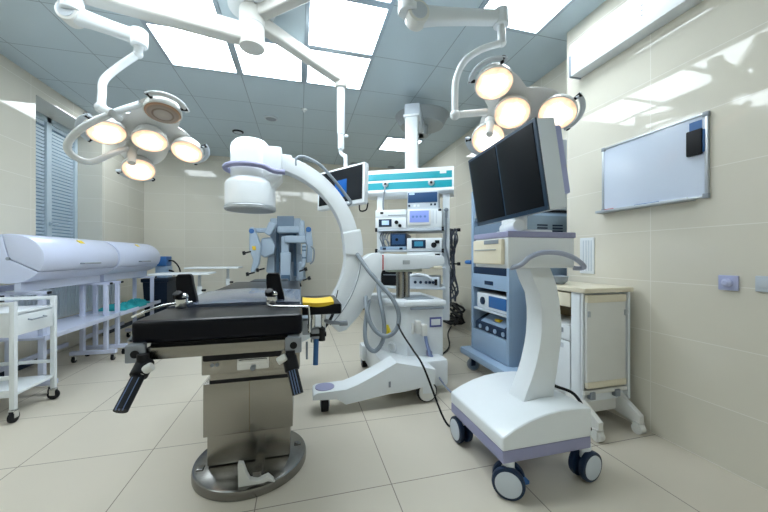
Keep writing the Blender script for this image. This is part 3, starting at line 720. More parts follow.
# radiator
rd = thing('radiator', 'white ribbed panel radiator on the wall behind the cabinet shelf', 'radiator', (-2.5, 4.35, .42))
MB().box((-2.50, 3.55, .42), (-2.425, 5.15, .80), .01).build('panel_body', RADI, rd)
rr = MB()
for k in range(38): rr.box((-2.427, 3.575 + k * .0415, .45), (-2.417, 3.595 + k * .0415, .77), .003)
rr.build('rib', RADI, rd)
MB().box((-2.505, 3.55, .80), (-2.42, 5.15, .815), .003).build('top_grille', RADI, rd)
MB().box((-2.545, 3.7, .5), (-2.50, 3.76, .75)).box((-2.545, 4.9, .5), (-2.50, 4.96, .75)).tube([(-2.46, 3.6, .42), (-2.46, 3.6, 0)], .012).build('bracket', RADI, rd)
# dark double socket on the wall behind the white trolley
ds = thing('wall_socket', 'pair of dark green sockets on the left wall seen through the white trolley', 'socket', (X_L, 3.55, .72))
for y in (3.47, 3.60):
    MB().box((X_L, y - .045, .67), (X_L + .02, y + .045, .77), .004).build('socket_plate', NAVY, ds)

# ------------------------------------------------------------------ white trolley
tr = thing('instrument_trolley', 'small white metal trolley with a side drawer and open lower shelf, at the left edge', 'trolley', (-2.05, 2.76, 0))
x0, x1, y0, y1 = -2.34, -1.770, 2.582, 2.955
for x in (x0 + .013, x1 - .013):
    for y in (y0 + .013, y1 - .013):
        MB().box((x - .014, y - .014, .085), (x + .014, y + .014, .775), .003).build('post', WHITE, tr)
        simple_caster(tr, (x, y), .036, .022, .09, (1, 0) if y < 2.7 else (.0, 1), BLACK, CHROME)
MB().box((x0 + .02, y0 + .003, .748), (x1 - .02, y0 + .023, .772), .003).build('top_rail', WHITE, tr)
MB().box((x0 + .02, y1 - .023, .748), (x1 - .02, y1 - .003, .772), .003).build('top_rail', WHITE, tr)
MB().box((x0 + .01, y0 + .01, .69), (x1 - .012, y1 - .01, .705), .003).build('top_tray', WHITE, tr)
MB().box((x0 + .03, y0 + .012, .545), (x1 - .03, y1 - .03, .69), .004).build('drawer_case', WHITE, tr)
dr = MB().box((x1 - .028, y0 + .03, .552), (x1 - .006, y1 - .03, .682), .004).build('drawer', WHITE, tr)
MB().tube([(x1 - .01, 2.70, .645), (x1 + .014, 2.70, .640), (x1 + .014, 2.83, .640), (x1 - .01, 2.83, .645)], .005).build('handle', MIDGREY, dr)
MB().box((x0 + .01, y0 + .01, .165), (x1 - .01, y1 - .01, .185), .004).box((x0 + .01, y0, .165), (x1 - .01, y0 + .008, .21)).build('lower_shelf', WHITE, tr)
MB().box((x0 + .02, y1 - .020, .275), (x1 - .02, y1 - .006, .30), .003).build('shelf_rail', WHITE, tr)
MB().box((x0 + .02, y0 + .006, .275), (x1 - .02, y0 + .020, .30), .003).build('shelf_rail', WHITE, tr)

# ------------------------------------------------------------------ bin, blue device, instrument tables at the back left
BINM = mat('dark_navy_bin_plastic', (.006, .014, .030), .5, spec=.2)
bn = thing('waste_bin', 'navy blue waste bin with lid standing behind the far instrument cabinet', 'bin', (-1.97, 5.35, 0))
MB().loft([[Vector((-1.97 + sx * a, 5.35 + sy * b, z)) for sx, sy in ((-1, -1), (1, -1), (1, 1), (-1, 1))] for a, b, z in ((.125, .15, 0), (.15, .19, .70))]).build('bin_body', BINM, bn)
MB().box((-2.14, 5.14, .70), (-1.80, 5.56, .755), .015).build('lid', BINM, bn)
bd = thing('suction_unit', 'pale box with bright blue top standing on the lid of the navy bin', 'medical device', (-1.92, 5.33, .755))
MB().box((-2.0, 5.24, .755), (-1.845, 5.44, .925), .012).build('case', VBLUE, bd)
MB().box((-1.995, 5.22, .925), (-1.85, 5.42, 1.065), .012).build('blue_head', BLUE, bd)
MB().tube([(-1.855, 5.3, 1.0), (-1.78, 5.3, .99), (-1.71, 5.32, .86), (-1.715, 5.35, .6), (-1.70, 5.4, .3), (-1.71, 5.4, .02)], .010, 6).tube([(-1.845, 5.3, .86), (-1.79, 5.3, .84), (-1.785, 5.32, .78)], .014, 5).build('cord', BLACK, bd)
def mayo(label, xa, xb, ya, yb, z, px_, py_, group):
    t = thing('instrument_table', label, 'instrument table', (px_, py_, 0), group=group)
    MB().box((xa, ya, z), (xb, yb, z + .02), .008).box((xa + .015, ya + .015, z + .018), (xb - .015, yb - .015, z + .0215)).build('tray_top', WHITE, t)
    MB().cyl((px_, py_, z - .16), (px_, py_, z), .018, seg=14).build('inner_pole', ALU, t)
    MB().cyl((px_, py_, .07), (px_, py_, z - .15), .028, seg=16, bev=.003).build('outer_pole', WHITE, t)
    MB().cyl((px_ + .02, py_, z - .2), (px_ + .07, py_, z - .2), .014, seg=12).build('height_knob', BLACK, t)
    MB().box((px_ - .03, py_ - .25, .05), (px_ + .03, py_ + .25, .09), .01).box((px_ - .33, py_ - .25, .05), (px_ + .03, py_ - .2, .09), .01).box((px_ - .33, py_ + .2, .05), (px_ + .03, py_ + .25, .09), .01).build('base_frame', WHITE, t)
    for x, y in ((px_ - .30, py_ - .225), (px_ - .30, py_ + .225), (px_, py_ - .225), (px_, py_ + .225)): simple_caster(t, (x, y), .024, .018, .055, (1, 0))
    return t
t1 = mayo('white cantilever instrument table, nearer one, in front of the navy bin', -1.68, -1.06, 4.2, 4.6, .845, -1.20, 4.4, 'white instrument tables at the back left')
MB().box((-1.20, 4.33, .42), (-1.15, 4.47, .62), .02).build('pole_bracket', WHITE, t1)
mayo('white cantilever instrument table, farther one, beside the surgical robot', -1.50, -.83, 4.8, 5.2, .895, -1.00, 5.0, 'white instrument tables at the back left')

# ------------------------------------------------------------------ operating table
ot = thing('operating_table', 'operating table with black pads on a stainless steel column and round base plate', 'operating table', (-.24, 1.78, 0))
bp = [(-.24 + .272 * math.cos(a), 1.78 + .285 * math.sin(a)) for a in [2 * PI * k / 64 for k in range(64)]]
b0 = MB(); b0.loft([[Vector((-.24 + .272 * s * math.cos(a), 1.78 + .272 * s * math.sin(a), z)) for a in [2 * PI * k / 72 for k in range(72)]] for s, z in ((1, 0.002), (1.0, .028), (.985, .040), (.95, .045))])
b0.build('base_plate', STEELD, ot)
MB().box((-.435, 1.715, .05), (-.05, 2.02, .30), .004).build('column_lower', STEEL, ot)
MB().box((-.449, 1.698, .20), (-.036, 2.03, .455), .004).build('column_shell', STEEL, ot)
MB().box((-.2425, 1.6965, .20), (-.2405, 1.70, .455)).build('shell_seam', BROWN, ot)
MB().box((-.42, 1.69, .455), (-.03, 2.03, .475), .003).box((-.42, 1.69, .515), (-.03, 2.03, .535), .003).build('bellows_gap', BLACK, ot)
MB().box((-.415, 1.685, .475), (-.02, 2.03, .515), .003).build('collar', STEEL, ot)
hd = MB().box((-.43, 1.60, .53), (.0, 2.05, .625), .006).build('head_box', STEEL, ot)
MB().box((-.28, 1.585, .545), (-.14, 1.605, .625), .006).box((-.272, 1.575, .57), (-.148, 1.60, .595), .004).build('control_recess', CHROME, hd)
MB().cyl((-.21, 1.574, .555), (-.21, 1.59, .555), .012, seg=14).cyl((-.385, 1.597, .575), (-.385, 1.601, .575), .008, seg=12).cyl((-.365, 1.597, .575), (-.365, 1.601, .575), .008, seg=12).build('key_hole', MIDGREY, hd)
MB().cyl((-.075, 1.594, .59), (-.075, 1.601, .59), .010, seg=14).build('green_indicator', mat('green_indicator', (.02, .12, .04), .3), hd)
# frame
MB().box((-.46, 1.14, .748), (-.03, 1.165, .785), .003).build('end_bar', STEEL, ot)
for x in (-.45, -.03):
    MB().box((x - .012, 1.15, .745), (x + .012, 2.9, .785), .003).build('side_rail', STEEL, ot)
MB().box((-.40, 1.5, .62), (-.08, 2.6, .76), .01).build('underframe', BLACK, ot)
MB().box((-.46, 1.17, .772), (-.04, 1.75, .793), .004).build('leg_section_frame', BLACK, ot)
# pads
def pad(name, x0, x1, y0, y1, z0, z1, m, crown=0.0, bev=.018):
    t = bmesh.new(); bmesh.ops.create_cube(t, size=1)
    for v in t.verts: v.co = Vector((x0 + (v.co.x + .5) * (x1 - x0), y0 + (v.co.y + .5) * (y1 - y0), z0 + (v.co.z + .5) * (z1 - z0)))
    bmesh.ops.bevel(t, geom=list(t.edges), offset=bev, segments=4, profile=.6, affect='EDGES')
    mb = MB(); mb._take(t); return mb.build(name, m, ot)
pad('leg_pad', -.506, .008, 1.15, 1.42, .795, .868, BLACKV)
MB().loft([[Vector((-.50 + (x + .5) * .50, y, z)) for x, z in zip([q / 12 - .5 for q in range(13)], [.872 + .022 * math.sin(PI * q / 12) ** .6 * e for q in range(13)])] +
           [Vector((-.0, y, .80)), Vector((-.50, y, .80))] for y, e in ((1.43, .3), (1.50, .9), (1.70, 1.0), (1.9, .9), (1.97, .3))]).build('seat_pad', SILVER, ot)
pad('back_pad', -.50, .0, 1.99, 2.75, .80, .865, BLACKV)
pad('head_pad', -.40, -.10, 2.78, 3.05, .80, .865, BLACKV)
# padded side supports
for x in (onY(183.5, 290, 1.47).x, onY(273, 290, 1.47).x):
    pr = [(.012, .872), (.050, .872), (.045, .90), (.038, .93), (.032, .96), (.029, .985), (.022, .996), (-.022, .996), (-.029, .985), (-.029, .95), (-.025, .91), (-.010, .885)]
    s = MB().prism([(x + a, z) for a, z in pr], 1.47, 1.505, 'XZ', .008).build('side_support_pad', BLACKV, ot)
    cx_ = x * 1.40 / 1.47 - .006
    MB().cyl((cx_, 1.40, .868), (cx_, 1.40, .905), .022, seg=16, bev=.004).build('support_clamp', CHROME, ot)
    MB().sph((cx_, 1.398, .912), .024, sc3=(1, 1, .7)).build('clamp_ball', CHROME, ot)
    MB().cyl((cx_ - .006, 1.385, .915), (cx_ - .008, 1.375, .93), .020, .016, seg=8, bev=.003).build('clamp_knob', BLACK, ot)
MB().tube([(-.60, 1.38, .845), (-.56, 1.37, .862), (-.50, 1.40, .882), (-.42, 1.44, .885)], .0045, 5).build('support_rod', CHROME, ot)
MB().tube([(-.13, 1.39, .878), (-.10, 1.30, .877), (.015, 1.255, .877), (.032, 1.255, .868), (.034, 1.26, .78), (.034, 1.45, .765)], .0045, 5).build('support_rod', CHROME, ot)
# foot brackets with black release handles
for bx, hp, kn, rot in ((onY(135.5, 354, 1.13), (onY(143, 367, 1.12), onY(120.5, 411, 1.02)), onY(147, 369, 1.10), 0), (onY(293.5, 345, 1.13), (onY(290.5, 362, 1.13), onY(298, 394, 1.08)), onY(282, 359, 1.12), 0)):
    s_ = .027
    br = MB().box((bx.x - s_, 1.125, bx.z - s_), (bx.x + s_, 1.137, bx.z + s_), .005).box((bx.x - .02, 1.13, bx.z - .01), (bx.x + .02, 1.16, bx.z + .03), .004)
    bo = br.build('end_bracket', BRACKET, ot)
    MB().cyl((bx.x, 1.1235, bx.z), (bx.x, 1.128, bx.z), .012, seg=18).build('bracket_hole', BLACK, bo)
    a, b = hp; d = (b - a).normalized()
    MB().cyl(a - d * .02, a + d * .03, .024, seg=16, bev=.004).cyl((a.x, a.y, a.z + .04), a, .016, seg=12).build('handle_pivot', BLACK, bo)
    hdl = MB().tube([a, a.lerp(b, .5), b], .0185, seg=16, flat=.8).build('release_handle', BLACK, bo)
    side = d.cross(Vector((0, 1, 0))).normalized()
    st = MB()
    for k in (-.008, .0, .008): st.tube([a.lerp(b, .2) + side * k + Vector((0, -.0185, 0)), a.lerp(b, .92) + side * k + Vector((0, -.0185, 0))], .0022, seg=6)
    st.build('grip_rib', mat('worn_blue_grip', (.10, .15, .28), .4), hdl)
    MB().cyl(kn + Vector((-.014, 0, -.008)), kn + Vector((.014, 0, .008)), .013, seg=14, bev=.004).build('knob', WARMW, bo)
MB().box((-.528, 1.17, .755), (-.515, 1.21, .79), .003).tube([(-.525, 1.19, .80), (-.52, 1.19, .81), (-.48, 1.19, .785)], .007).build('rail_clamp', MIDGREY, ot)
# foot pedal on the base
pp = [onY(a, b, 1.545) for a, b in ((238, 463), (243, 463), (247, 474), (250, 479), (258, 479.5), (268, 475), (275, 481), (268, 480), (256, 485), (242, 488), (238.5, 486))]
MB().prism([(p.x, p.z) for p in pp], 1.535, 1.565, 'XZ', .003).build('pedal', WARMW, ot)
MB().box((-.21, 1.56, .04), (-.17, 1.715, .085), .006).build('pedal_block', STEELD, ot)
MB().box((-.03, 1.80, .042), (.005, 1.83, .049), .002).build('base_bolt', STEELD, ot)
MB().box((-.48, 1.70, .042), (-.45, 1.74, .049), .002).build('base_bolt', STEELD, ot)
# armboard with yellow pad on the right rail
ab = MB().box((.005, 1.52, .795), (.190, 1.86, .845), .008).build('armboard_pad', BLACKV, ot)
MB().box((.1895, 1.525, .80), (.193, 1.855, .84), .001).build('armboard_end', MIDGREY, ab)
yp = []
for y, e in ((1.51, .6), (1.56, 1), (1.64, 1), (1.70, .6)):
    yp.append([Vector((.012 + q * .0118, y, .846 + (.012 * e) * (1 - .8 * math.sin(PI * q / 12)) + .004)) for q in range(13)] + [Vector((.012 + q * .0118, y, .846 - (.012 * math.sin(PI * q / 12) if y < 1.52 else 0))) for q in range(12, -1, -1)])
MB().loft(yp).build('yellow_cushion', YELLOW, ab)
MB().cyl((.06, 1.56, .66), (.06, 1.56, .795), .011, seg=12).cyl((.105, 1.56, .70), (.105, 1.56, .795), .008, seg=12).cyl((.115, 1.60, .70), (.115, 1.60, .795), .008, seg=12).build('armboard_post', CHROME, ab)
MB().box((.01, 1.54, .70), (.045, 1.59, .77), .006).box((.05, 1.53, .68), (.09, 1.58, .73), .006).build('rail_clamp', BRACKET, ot)
MB().cyl((.10, 1.54, .67), (.10, 1.54, .73), .016, seg=12).cyl((.045, 1.54, .70), (.12, 1.54, .70), .012, seg=12).build('clamp_screw', BLACK, ot)
MB().tube([(.075, 1.55, .69), (.072, 1.54, .62), (.070, 1.53, .56)], .012, seg=12).build('blue_lever', BLUE, ot)
MB().tube([(.03, 1.5, .68), (.03, 1.5, .60)], .005).build('thin_pin', MIDGREY, ot)
MB().tube([(.11, 1.6, .755), (.15, 1.6, .74), (.22, 1.6, .735)], .010).cyl((.19, 1.6, .735), (.23, 1.6, .735), .014, seg=12).build('side_lever', MIDGREY, ot)

# ------------------------------------------------------------------ C-arm
CY0 = 2.65; CCX, CCZ = -.30, 1.10
ca = thing('c_arm', 'white mobile x-ray machine with a large arc reaching over the operating table', 'x-ray machine', (.75, CY0, 0))
def ang_pts(r, a0, a1, n): return [(CCX + r * math.cos(math.radians(a0 + (a1 - a0) * k / n)), CCZ + r * math.sin(math.radians(a0 + (a1 - a0) * k / n))) for k in range(n + 1)]
arcp = ang_pts(.775, 78, -100, 72) + ang_pts(.655, -100, 78, 72)
C_ = MB().prism(arcp, CY0 - .07, CY0 + .07, 'XZ', .012)
co = C_.build('arc', WHITE, ca)
MB().prism(ang_pts(.7755, 74, -96, 70) + ang_pts(.773, -96, 74, 70), CY0 - .02, CY0 + .02, 'XZ').build('arc_track', GREYPL, co)
# joint cover at about the level of the lift arm
MB().prism(ang_pts(.80, 14, -2, 10) + ang_pts(.65, -2, 14, 10), CY0 - .08, CY0 + .08, 'XZ', .012).build('arc_stop', WHITE, co)
# grab rail on the arc
g = []
for a, r in ((67, .775), (66, .86), (60, .88), (48, .88), (36, .87), (24, .875), (19, .86), (17, .78)):
    g.append((CCX + r * math.cos(math.radians(a)), CY0 - .06, CCZ + r * math.sin(math.radians(a))))
MB().tube([onY(296, 166, CY0 - .06), onY(296, 160, CY0 - .06), onY(299, 157, CY0 - .06), onY(306, 157.5, CY0 - .06), onY(320, 165, CY0 - .07), onY(334, 180, CY0 - .07), onY(345, 194, CY0 - .06), onY(350.5, 201.5, CY0 - .06), onY(349.5, 204, CY0 - .06), onY(343, 207, CY0 - .05)], .0125, 6).build('grab_rail', HOSE, co)
# image intensifier
IX = -.368
ii = MB().lathe([(0, 1.963), (.08, 1.961), (.112, 1.950), (.137, 1.920), (.143, 1.89), (.142, 1.66), (.150, 1.655), (.176, 1.625), (.182, 1.61), (.182, 1.455), (.178, 1.45), (0, 1.45)], (IX, CY0, 0), seg=56).build('image_intensifier', WHITE, ca)
MB().lathe([(.182, 1.45), (.186, 1.445), (.186, 1.425), (.18, 1.418), (.17, 1.418), (.165, 1.424), (0, 1.424)], (IX, CY0, 0), seg=56).build('detector_rim', ALU, ii)
MB().cyl((IX, CY0, 1.4235), (IX, CY0, 1.419), .165, seg=48).build('detector_face', MIDGREY, ii)
MB().box((IX + .08, CY0 - .10, 1.66), (-.135, CY0 + .10, 1.905), .02).prism([(IX + .1, 1.66), (-.135, 1.70), (-.135, 1.67), (-.20, 1.59), (IX + .1, 1.585)], CY0 - .10, CY0 + .10, 'XZ', .012).build('side_housing', WHITE, ii)
MB().box((-.16, CY0 - .06, 1.72), (-.06, CY0 + .06, 1.86), .015).build('arc_mount', WHITE, ii)
ring = [(IX + .178 * math.cos(a), CY0 + .178 * math.sin(a), 1.735) for a in [math.radians(x) for x in range(-60, -301, -12)]]
ring = [(-.11, CY0 - .135, 1.70), (-.19, CY0 - .135, 1.705), (-.255, CY0 - .15, 1.73)] + ring[1:] + [(-.2, CY0 + .14, 1.72)]
MB().tube(ring, .020, 3, seg=12).build('grip_ring', LAV, ii)
# x-ray tube at the lower end
MB().box((-.52, CY0 - .13, .28), (-.22, CY0 + .13, .46), .03).cyl((-.37, CY0, .46), (-.37, CY0, .52), .07, bev=.01).build('x_ray_tube', WHITE, ca)
# carriage
car = ang_pts(.775, -3, -47, 30) + [(.30, .46), (.36, .475), (.46, .58), (.555, .72), (.61, .84), (.63, .88), (.66, .95), (.66, 1.08), (.62, 1.10), (.565, 1.09), (.50, 1.05)]
MB().prism(car, CY0 - .095, CY0 + .095, 'XZ', .015).build('carriage', WHITE, ca)
MB().prism(ang_pts(.785, -4, -47, 30) + ang_pts(.779, -47, -4, 30), CY0 - .098, CY0 + .098, 'XZ').build('carriage_seam', MIDGREY, ca)
# lift arm and column
MB().prism([(.655, .95), (.66, 1.085), (.70, 1.09), (1.20, 1.075), (1.225, 1.06), (1.225, 1.0), (1.10, .97), (.95, .955)], CY0 - .075, CY0 + .075, 'XZ', .012).build('lift_arm', WHITE, ca)
MB().box((.655, CY0 - .078, .955), (.672, CY0 + .078, 1.08), .002).build('red_band', RED, ca)
MB().box((.84, CY0 - .085, 1.0), (.90, CY0 - .07, 1.035), .003).build('lock_knob', ALU, ca)
MB().box((.72, CY0 - .06, .935), (1.02, CY0 + .06, .957), .003).build('arm_base_plate', mat('olive_grey_plastic', (.36, .40, .33), .4), ca)
MB().cyl((.84, CY0, .60), (.84, CY0, .94), .035, seg=20).cyl((.90, CY0 + .01, .60), (.90, CY0 + .01, .94), .03, seg=20).build('lift_column', STEEL, ca)
MB().box((1.12, CY0 - .08, .955), (1.205, CY0 + .02, .985), .01).build('control_handle', CREAM, ca)
# body
bodyp = [(.835, 2.45), (1.155, 2.45), (1.17, 2.60), (1.17, 3.05), (.62, 3.05), (.60, 2.80)]
MB().prism(bodyp, .10, .665, 'XY', .02).build('body', WHITE, ca)
topp = [(.80, 2.43), (1.175, 2.43), (1.19, 2.60), (1.19, 3.07), (.60, 3.07), (.575, 2.80)]
MB().prism(topp, .655, .705, 'XY', .02).build('body_top', WHITE, ca)
MB().box((.86, 2.52, .704), (1.10, 2.80, .71), .003).build('top_mat', HOSE, ca)
MB().box((.86, 2.425, .635), (1.15, 2.45, .655), .004).build('front_lip_shadow_strip', MIDGREY, ca)  # solid grey strip standing in for the shadow under the body top
MB().box((1.03, 2.444, .485), (1.135, 2.452, .565), .001).build('label_border', mat('navy_label', (.10, .12, .35), .5), ca)
MB().box((1.042, 2.441, .50), (1.123, 2.446, .55), .001).build('label_plate', WHITE, ca)
MB().box((.87, 2.43, .44), (.89, 2.452, .53), .003).box((.895, 2.39, .45), (.935, 2.45, .55), .008).box((.94, 2.38, .43), (.985, 2.45, .52), .008).build('cable_hanger', WARMW, ca)
hp = MB().tube([(.97, 2.40, .45), (.985, 2.405, .38), (1.0, 2.40, .32), (1.02, 2.40, .27), (1.05, 2.39, .22)], .014, 5).build('hand_switch', mat('blue_grey_switch', (.25, .32, .55), .4), ca)
trp = Vector((.715, 2.61, .44)); nrm = Vector((-.83, -.55, 0)).normalized(); td = Vector((.55, -.83, 0)).normalized()
MB().loft([[trp + nrm * k + td * a + Vector((0, 0, b)) for a, b in ((-.05, -.04), (.05, -.04), (0, .05))] for k in (-.02, .012)]).build('warning_triangle', YELST, ca)
MB().lathe([(.045, 0), (.045, .012), (.03, .018), (.03, .006), (0, .006)], Vector((.745, 2.575, .31)) + nrm * .0, nrm, 24).build('round_port', WHITE, ca)
MB().box((.60, 2.7, .70), (.84, 2.9, .73), .01).build('top_ledge', WHITE, ca)
# base: near leg, far leg, cross member, wheels
leg = [(.08, .115), (.085, .150), (.11, .162), (.30, .166), (.38, .190), (.50, .242), (.66, .318), (.955, .245), (.96, .235), (.955, .135), (.73, .105), (.60, .10), (.30, .062), (.24, .105)]
MB().prism(leg, 2.16, 2.33, 'XZ', .02, seg=3).build('base_leg', WHITE, ca)
MB().lathe([(.065, .162), (.065, .169), (0, .170)], (.165, 2.245, 0), seg=28).build('foot_pad', LAV, ca)
simple_caster(ca, (.165, 2.24), .045, .05, .12, (1, 0), BLACK, MIDGREY)
MB().box((.56, 2.95, .08), (.95, 3.10, .23), .025).build('base_arm', WHITE, ca)
simple_caster(ca, (.60, 3.04), .045, .05, .10, (1, 0), BLACK, MIDGREY)
for y in (2.20, 3.13):
    o = simple_caster(ca, (.90, y), .078, .045, .17, (.02, -1), BLACK, WHITE)
    MB().cyl((.90, y - .026, .078), (.90, y + .026, .078), .066, seg=28, bev=.002).build('hub_disc', WARMW, o)
MB().box((.60, 2.30, .05), (1.13, 3.05, .26), .03).build('base_body', WHITE, ca)
MB().box((.60, 2.155, .15), (.615, 2.162, .19), .001).build('vent_slot', MIDGREY, ca)
MB().box((1.0, 2.40, .14), (1.035, 2.455, .30), .008).build('brake_pedal', LAV, ca)
# hoses
yo = 2.40
hs = [onY(357, 254, 2.58), onY(368, 270, 2.48), onY(380, 284, 2.42), onY(392, 298, 2.36), onY(398.5, 313, 2.33), onY(397, 328, 2.32), onY(388, 336, 2.33), onY(378, 333, 2.36), onY(370, 322, 2.40), onY(366, 305, 2.46), onY(366, 296, 2.58)]
MB().tube(hs, .017, 7, seg=12).build('hose', HOSE, ca)
hs = [onY(378, 284, 2.55), onY(380, 300, 2.42), onY(384, 322, 2.38), onY(383, 340, 2.36), onY(375, 351, 2.36), onY(367, 345, 2.38), onY(365, 330, 2.42), onY(367, 312, 2.50), onY(369, 300, 2.58)]
MB().tube(hs, .017, 7, seg=12).build('hose', HOSE, ca)
MB().tube([onY(338, 290, 2.54), onY(330, 325, 2.54)], .004, seg=6).build('carriage_line', BLACK, ca)
MB().tube([onY(325, 327, 2.5), onY(331, 318, 2.52), onY(336, 306, 2.545)], .012, 4, seg=8).build('foot_switch_lead', BLACK, ca)

# cables on the floor and between machines
solo(MB().tube([onY(397, 322, 2.34), onY(402, 333, 2.20), onY(413, 350, 2.04), onY(424, 368, 1.92), Vector((.88, 1.86, .04)), Vector((.93, 1.80, .012)), Vector((1.02, 1.80, .012)), Vector((1.1, 1.70, .03))], .0065, 7), 'video_cable', BLACK, (.93, 1.80, 0), 'black cable sagging from the hose to the floor behind the twin-monitor cart', 'cable')
solo(MB().tube([Vector((1.02, 2.395, .22)), Vector((1.07, 2.25, .08)), Vector((1.16, 2.06, .01)), Vector((1.28, 1.98, .009)), Vector((1.36, 1.85, .009)), Vector((1.3, 1.70, .02))], .007, 7), 'grey_floor_cable', mat('grey_blue_cable', (.22, .26, .36), .5), (1.16, 2.06, 0), 'thin blue-grey cable on the floor beside the x-ray machine wheel', 'cable')
solo(MB().tube([Vector((1.2, 3.0, .012)), Vector((1.45, 3.15, .011)), Vector((1.7, 3.45, .011)), Vector((1.95, 4.0, .011)), Vector((2.2, 4.4, .012))], .009, 7), 'power_cable', BLACK, (1.7, 3.45, 0), 'black power cable lying on the far floor under the device pendant', 'cable')
# dark cable coil hanging on far wall
ck = MB()
random.seed(5)
for q in range(5):
    ck.tube([Vector((2.18 + random.uniform(-.05, .05), 4.35 + random.uniform(-.2, .2) + math.sin(k / 12 * 2 * PI) * .20, .22 + math.cos(k / 12 * 2 * PI) * .15)) for k in range(12)], .018, 3, True, seg=8)
solo(ck, 'cable_coil', BLACK, (2.18, 4.35, .04), 'dark coil of thick cable on the floor by the far wall', 'cable')

# ------------------------------------------------------------------ vision cart
vc = thing('vision_cart', 'tall pale blue equipment cart with open bays behind the twin-monitor cart', 'equipment cart', (1.9, 2.47, 0))
vx, ya, yb = 1.60, 2.20, 2.78
MB().box((vx + .03, ya, .17), (2.25, yb, .20)).box((vx + .55, ya, .2), (2.25, yb, 1.40), .01).box((vx + .02, ya, .19), (2.25, ya + .03, 1.42), .008).box((vx + .02, yb - .03, .19), (2.25, yb, 1.42), .008).build('cabinet_shell', VBLUE, vc)
MB().box((vx, ya, .19), (vx + .03, ya + .035, 1.66), .008).build('corner_post', VBLUE, vc)
MB().box((vx, yb - .035, .19), (vx + .03, yb, 1.69), .008).build('corner_post', VBLUE, vc)
MB().box((vx + .004, ya + .03, .19), (vx + .03, yb - .03, .385), .004).build('lower_panel', VBLUE, vc)
sl = MB().box((vx + .004, ya + .03, .78), (vx + .03, yb - .03, .905), .004).build('slot_panel', VBLUE, vc)
MB().box((vx, 2.42, .815), (vx + .006, 2.55, .85), .003).build('dark_slot', NAVY, sl)
MB().box((vx + .01, ya + .03, .905), (vx + .5, yb - .03, .97), .006).build('upper_unit', NAVY, vc)
MB().box((vx + .01, ya + .03, .975), (vx + .5, yb - .03, 1.35), .006).build('upper_panel', VDARK, vc)
MB().box((vx + .02, ya + .01, 1.40), (2.25, yb - .01, 1.43), .006).build('top_plate', VDARK, vc)
for z in (.57,): MB().box((vx + .01, ya + .03, z), (vx + .5, yb - .03, z + .018), .003).build('bay_shelf', GREYPL, vc)
vs = MB()
for y_ in (0, 1):
    for k in range(5):
        x_ = 1.84 + y_ * .14
        vs.box((x_, ya - .002, 1.22 + k * .022), (x_ + .095, ya + .004, 1.232 + k * .022))
MB().box((1.70, ya - .004, 1.02), (2.24, ya + .002, 1.40), .002).build('side_panel', mat('slate_side_panel', (.20, .27, .34), .4), vc)
vs2 = MB()
for y_ in (0, 1):
    for k in range(5):
        x_ = 1.86 + y_ * .15
        vs2.box((x_, ya - .007, 1.22 + k * .024), (x_ + .10, ya - .003, 1.232 + k * .024))
vs.bm.free(); vs2.build('vent', NAVY, vc)
MB().prism([(1.515, 2.13), (1.54, 2.10), (2.28, 2.13), (2.28, 2.86), (1.54, 2.86), (1.515, 2.84)], .125, .185, 'XY', .018).build('base_bumper', VBLUE, vc)
for x, y in ((1.57, 2.69), (1.57, 2.2), (2.2, 2.2), (2.2, 2.75)): simple_caster(vc, (x, y), .056, .04, .13, (.2, 1), MIDGREY, NAVY, disc=VDARK)
MB().tube([(vx - .0, 2.78, 1.01), (vx - .015, 2.82, 1.01), (vx + .01, 2.87, 1.01), (vx + .1, 2.88, 1.01)], .020, 5).build('push_handle', BLUE, vc)
# devices in the bays
lm = thing('illuminator', 'white device with blue oval front panel in the upper bay of the pale blue cart', 'medical device', (1.8, 2.47, .588))
MB().box((vx + .03, ya + .06, .588), (vx + .45, yb - .05, .735), .02).build('case', WHITE, lm)
MB().box((vx + .022, ya + .07, .615), (vx + .034, 2.52, .715), .005).build('front_panel', BLUE, lm)
MB().cyl((vx + .02, 2.62, .66), (vx + .034, 2.62, .66), .035, seg=20).build('light_port', NAVY, lm)
ce = thing('endoscope_controller', 'dark blue sloping device with connectors in the lower bay of the pale blue cart', 'medical device', (1.8, 2.47, .39))
MB().prism([(vx + .02, .39), (vx + .02, .455), (vx + .16, .535), (vx + .45, .535), (vx + .45, .39)], ya + .06, yb - .05, 'XZ', .006).build('case', NAVY, ce)
MB().loft([[Vector((vx + .035 + q * .10, y, .462 + q * .058 + dz)) for y in (2.31, 2.66)] + [Vector((vx + .035 + q * .10, y, .468 + q * .058 + dz)) for y in (2.66, 2.31)] for q, dz in ((0, .004), (1, .004))]).build('sloping_panel', VBLUE, ce)
for k in range(4): MB().cyl((vx + .012, 2.30 + k * .115, .422), (vx + .022, 2.30 + k * .115, .422), .020, seg=14).build('connector', VBLUE, ce)
MB().box((vx + .065, 2.42, .492), (vx + .105, 2.49, .515), .004).build('yellow_tag', YELLOW, ce)
# wall cabinet with yellow stickers
wc = thing('wall_cabinet', 'grey wall box with yellow warning stickers above the pale blue cart', 'electrical cabinet', (X_R2, 2.4, 1.45))
MB().box((2.10, 2.24, 1.46), (X_R2, 2.62, 2.06), .008).build('case', GREYPL, wc)
MB().prism([(2.135, 1.80), (2.215, 1.80), (2.175, 1.87)], 2.236, 2.242, 'XZ').build('warning_sticker', YELST, wc)
MB().box((2.15, 2.236, 1.72), (2.20, 2.242, 1.765)).build('square_sticker', YELST, wc)
dk = solo(MB().box((2.02, 2.25, 1.43), (2.24, 2.55, 1.458), .006), 'dark_tray', BLACK, (2.1, 2.4, 1.43), 'flat black tray on top of the pale blue cart below the grey wall box', 'tray')

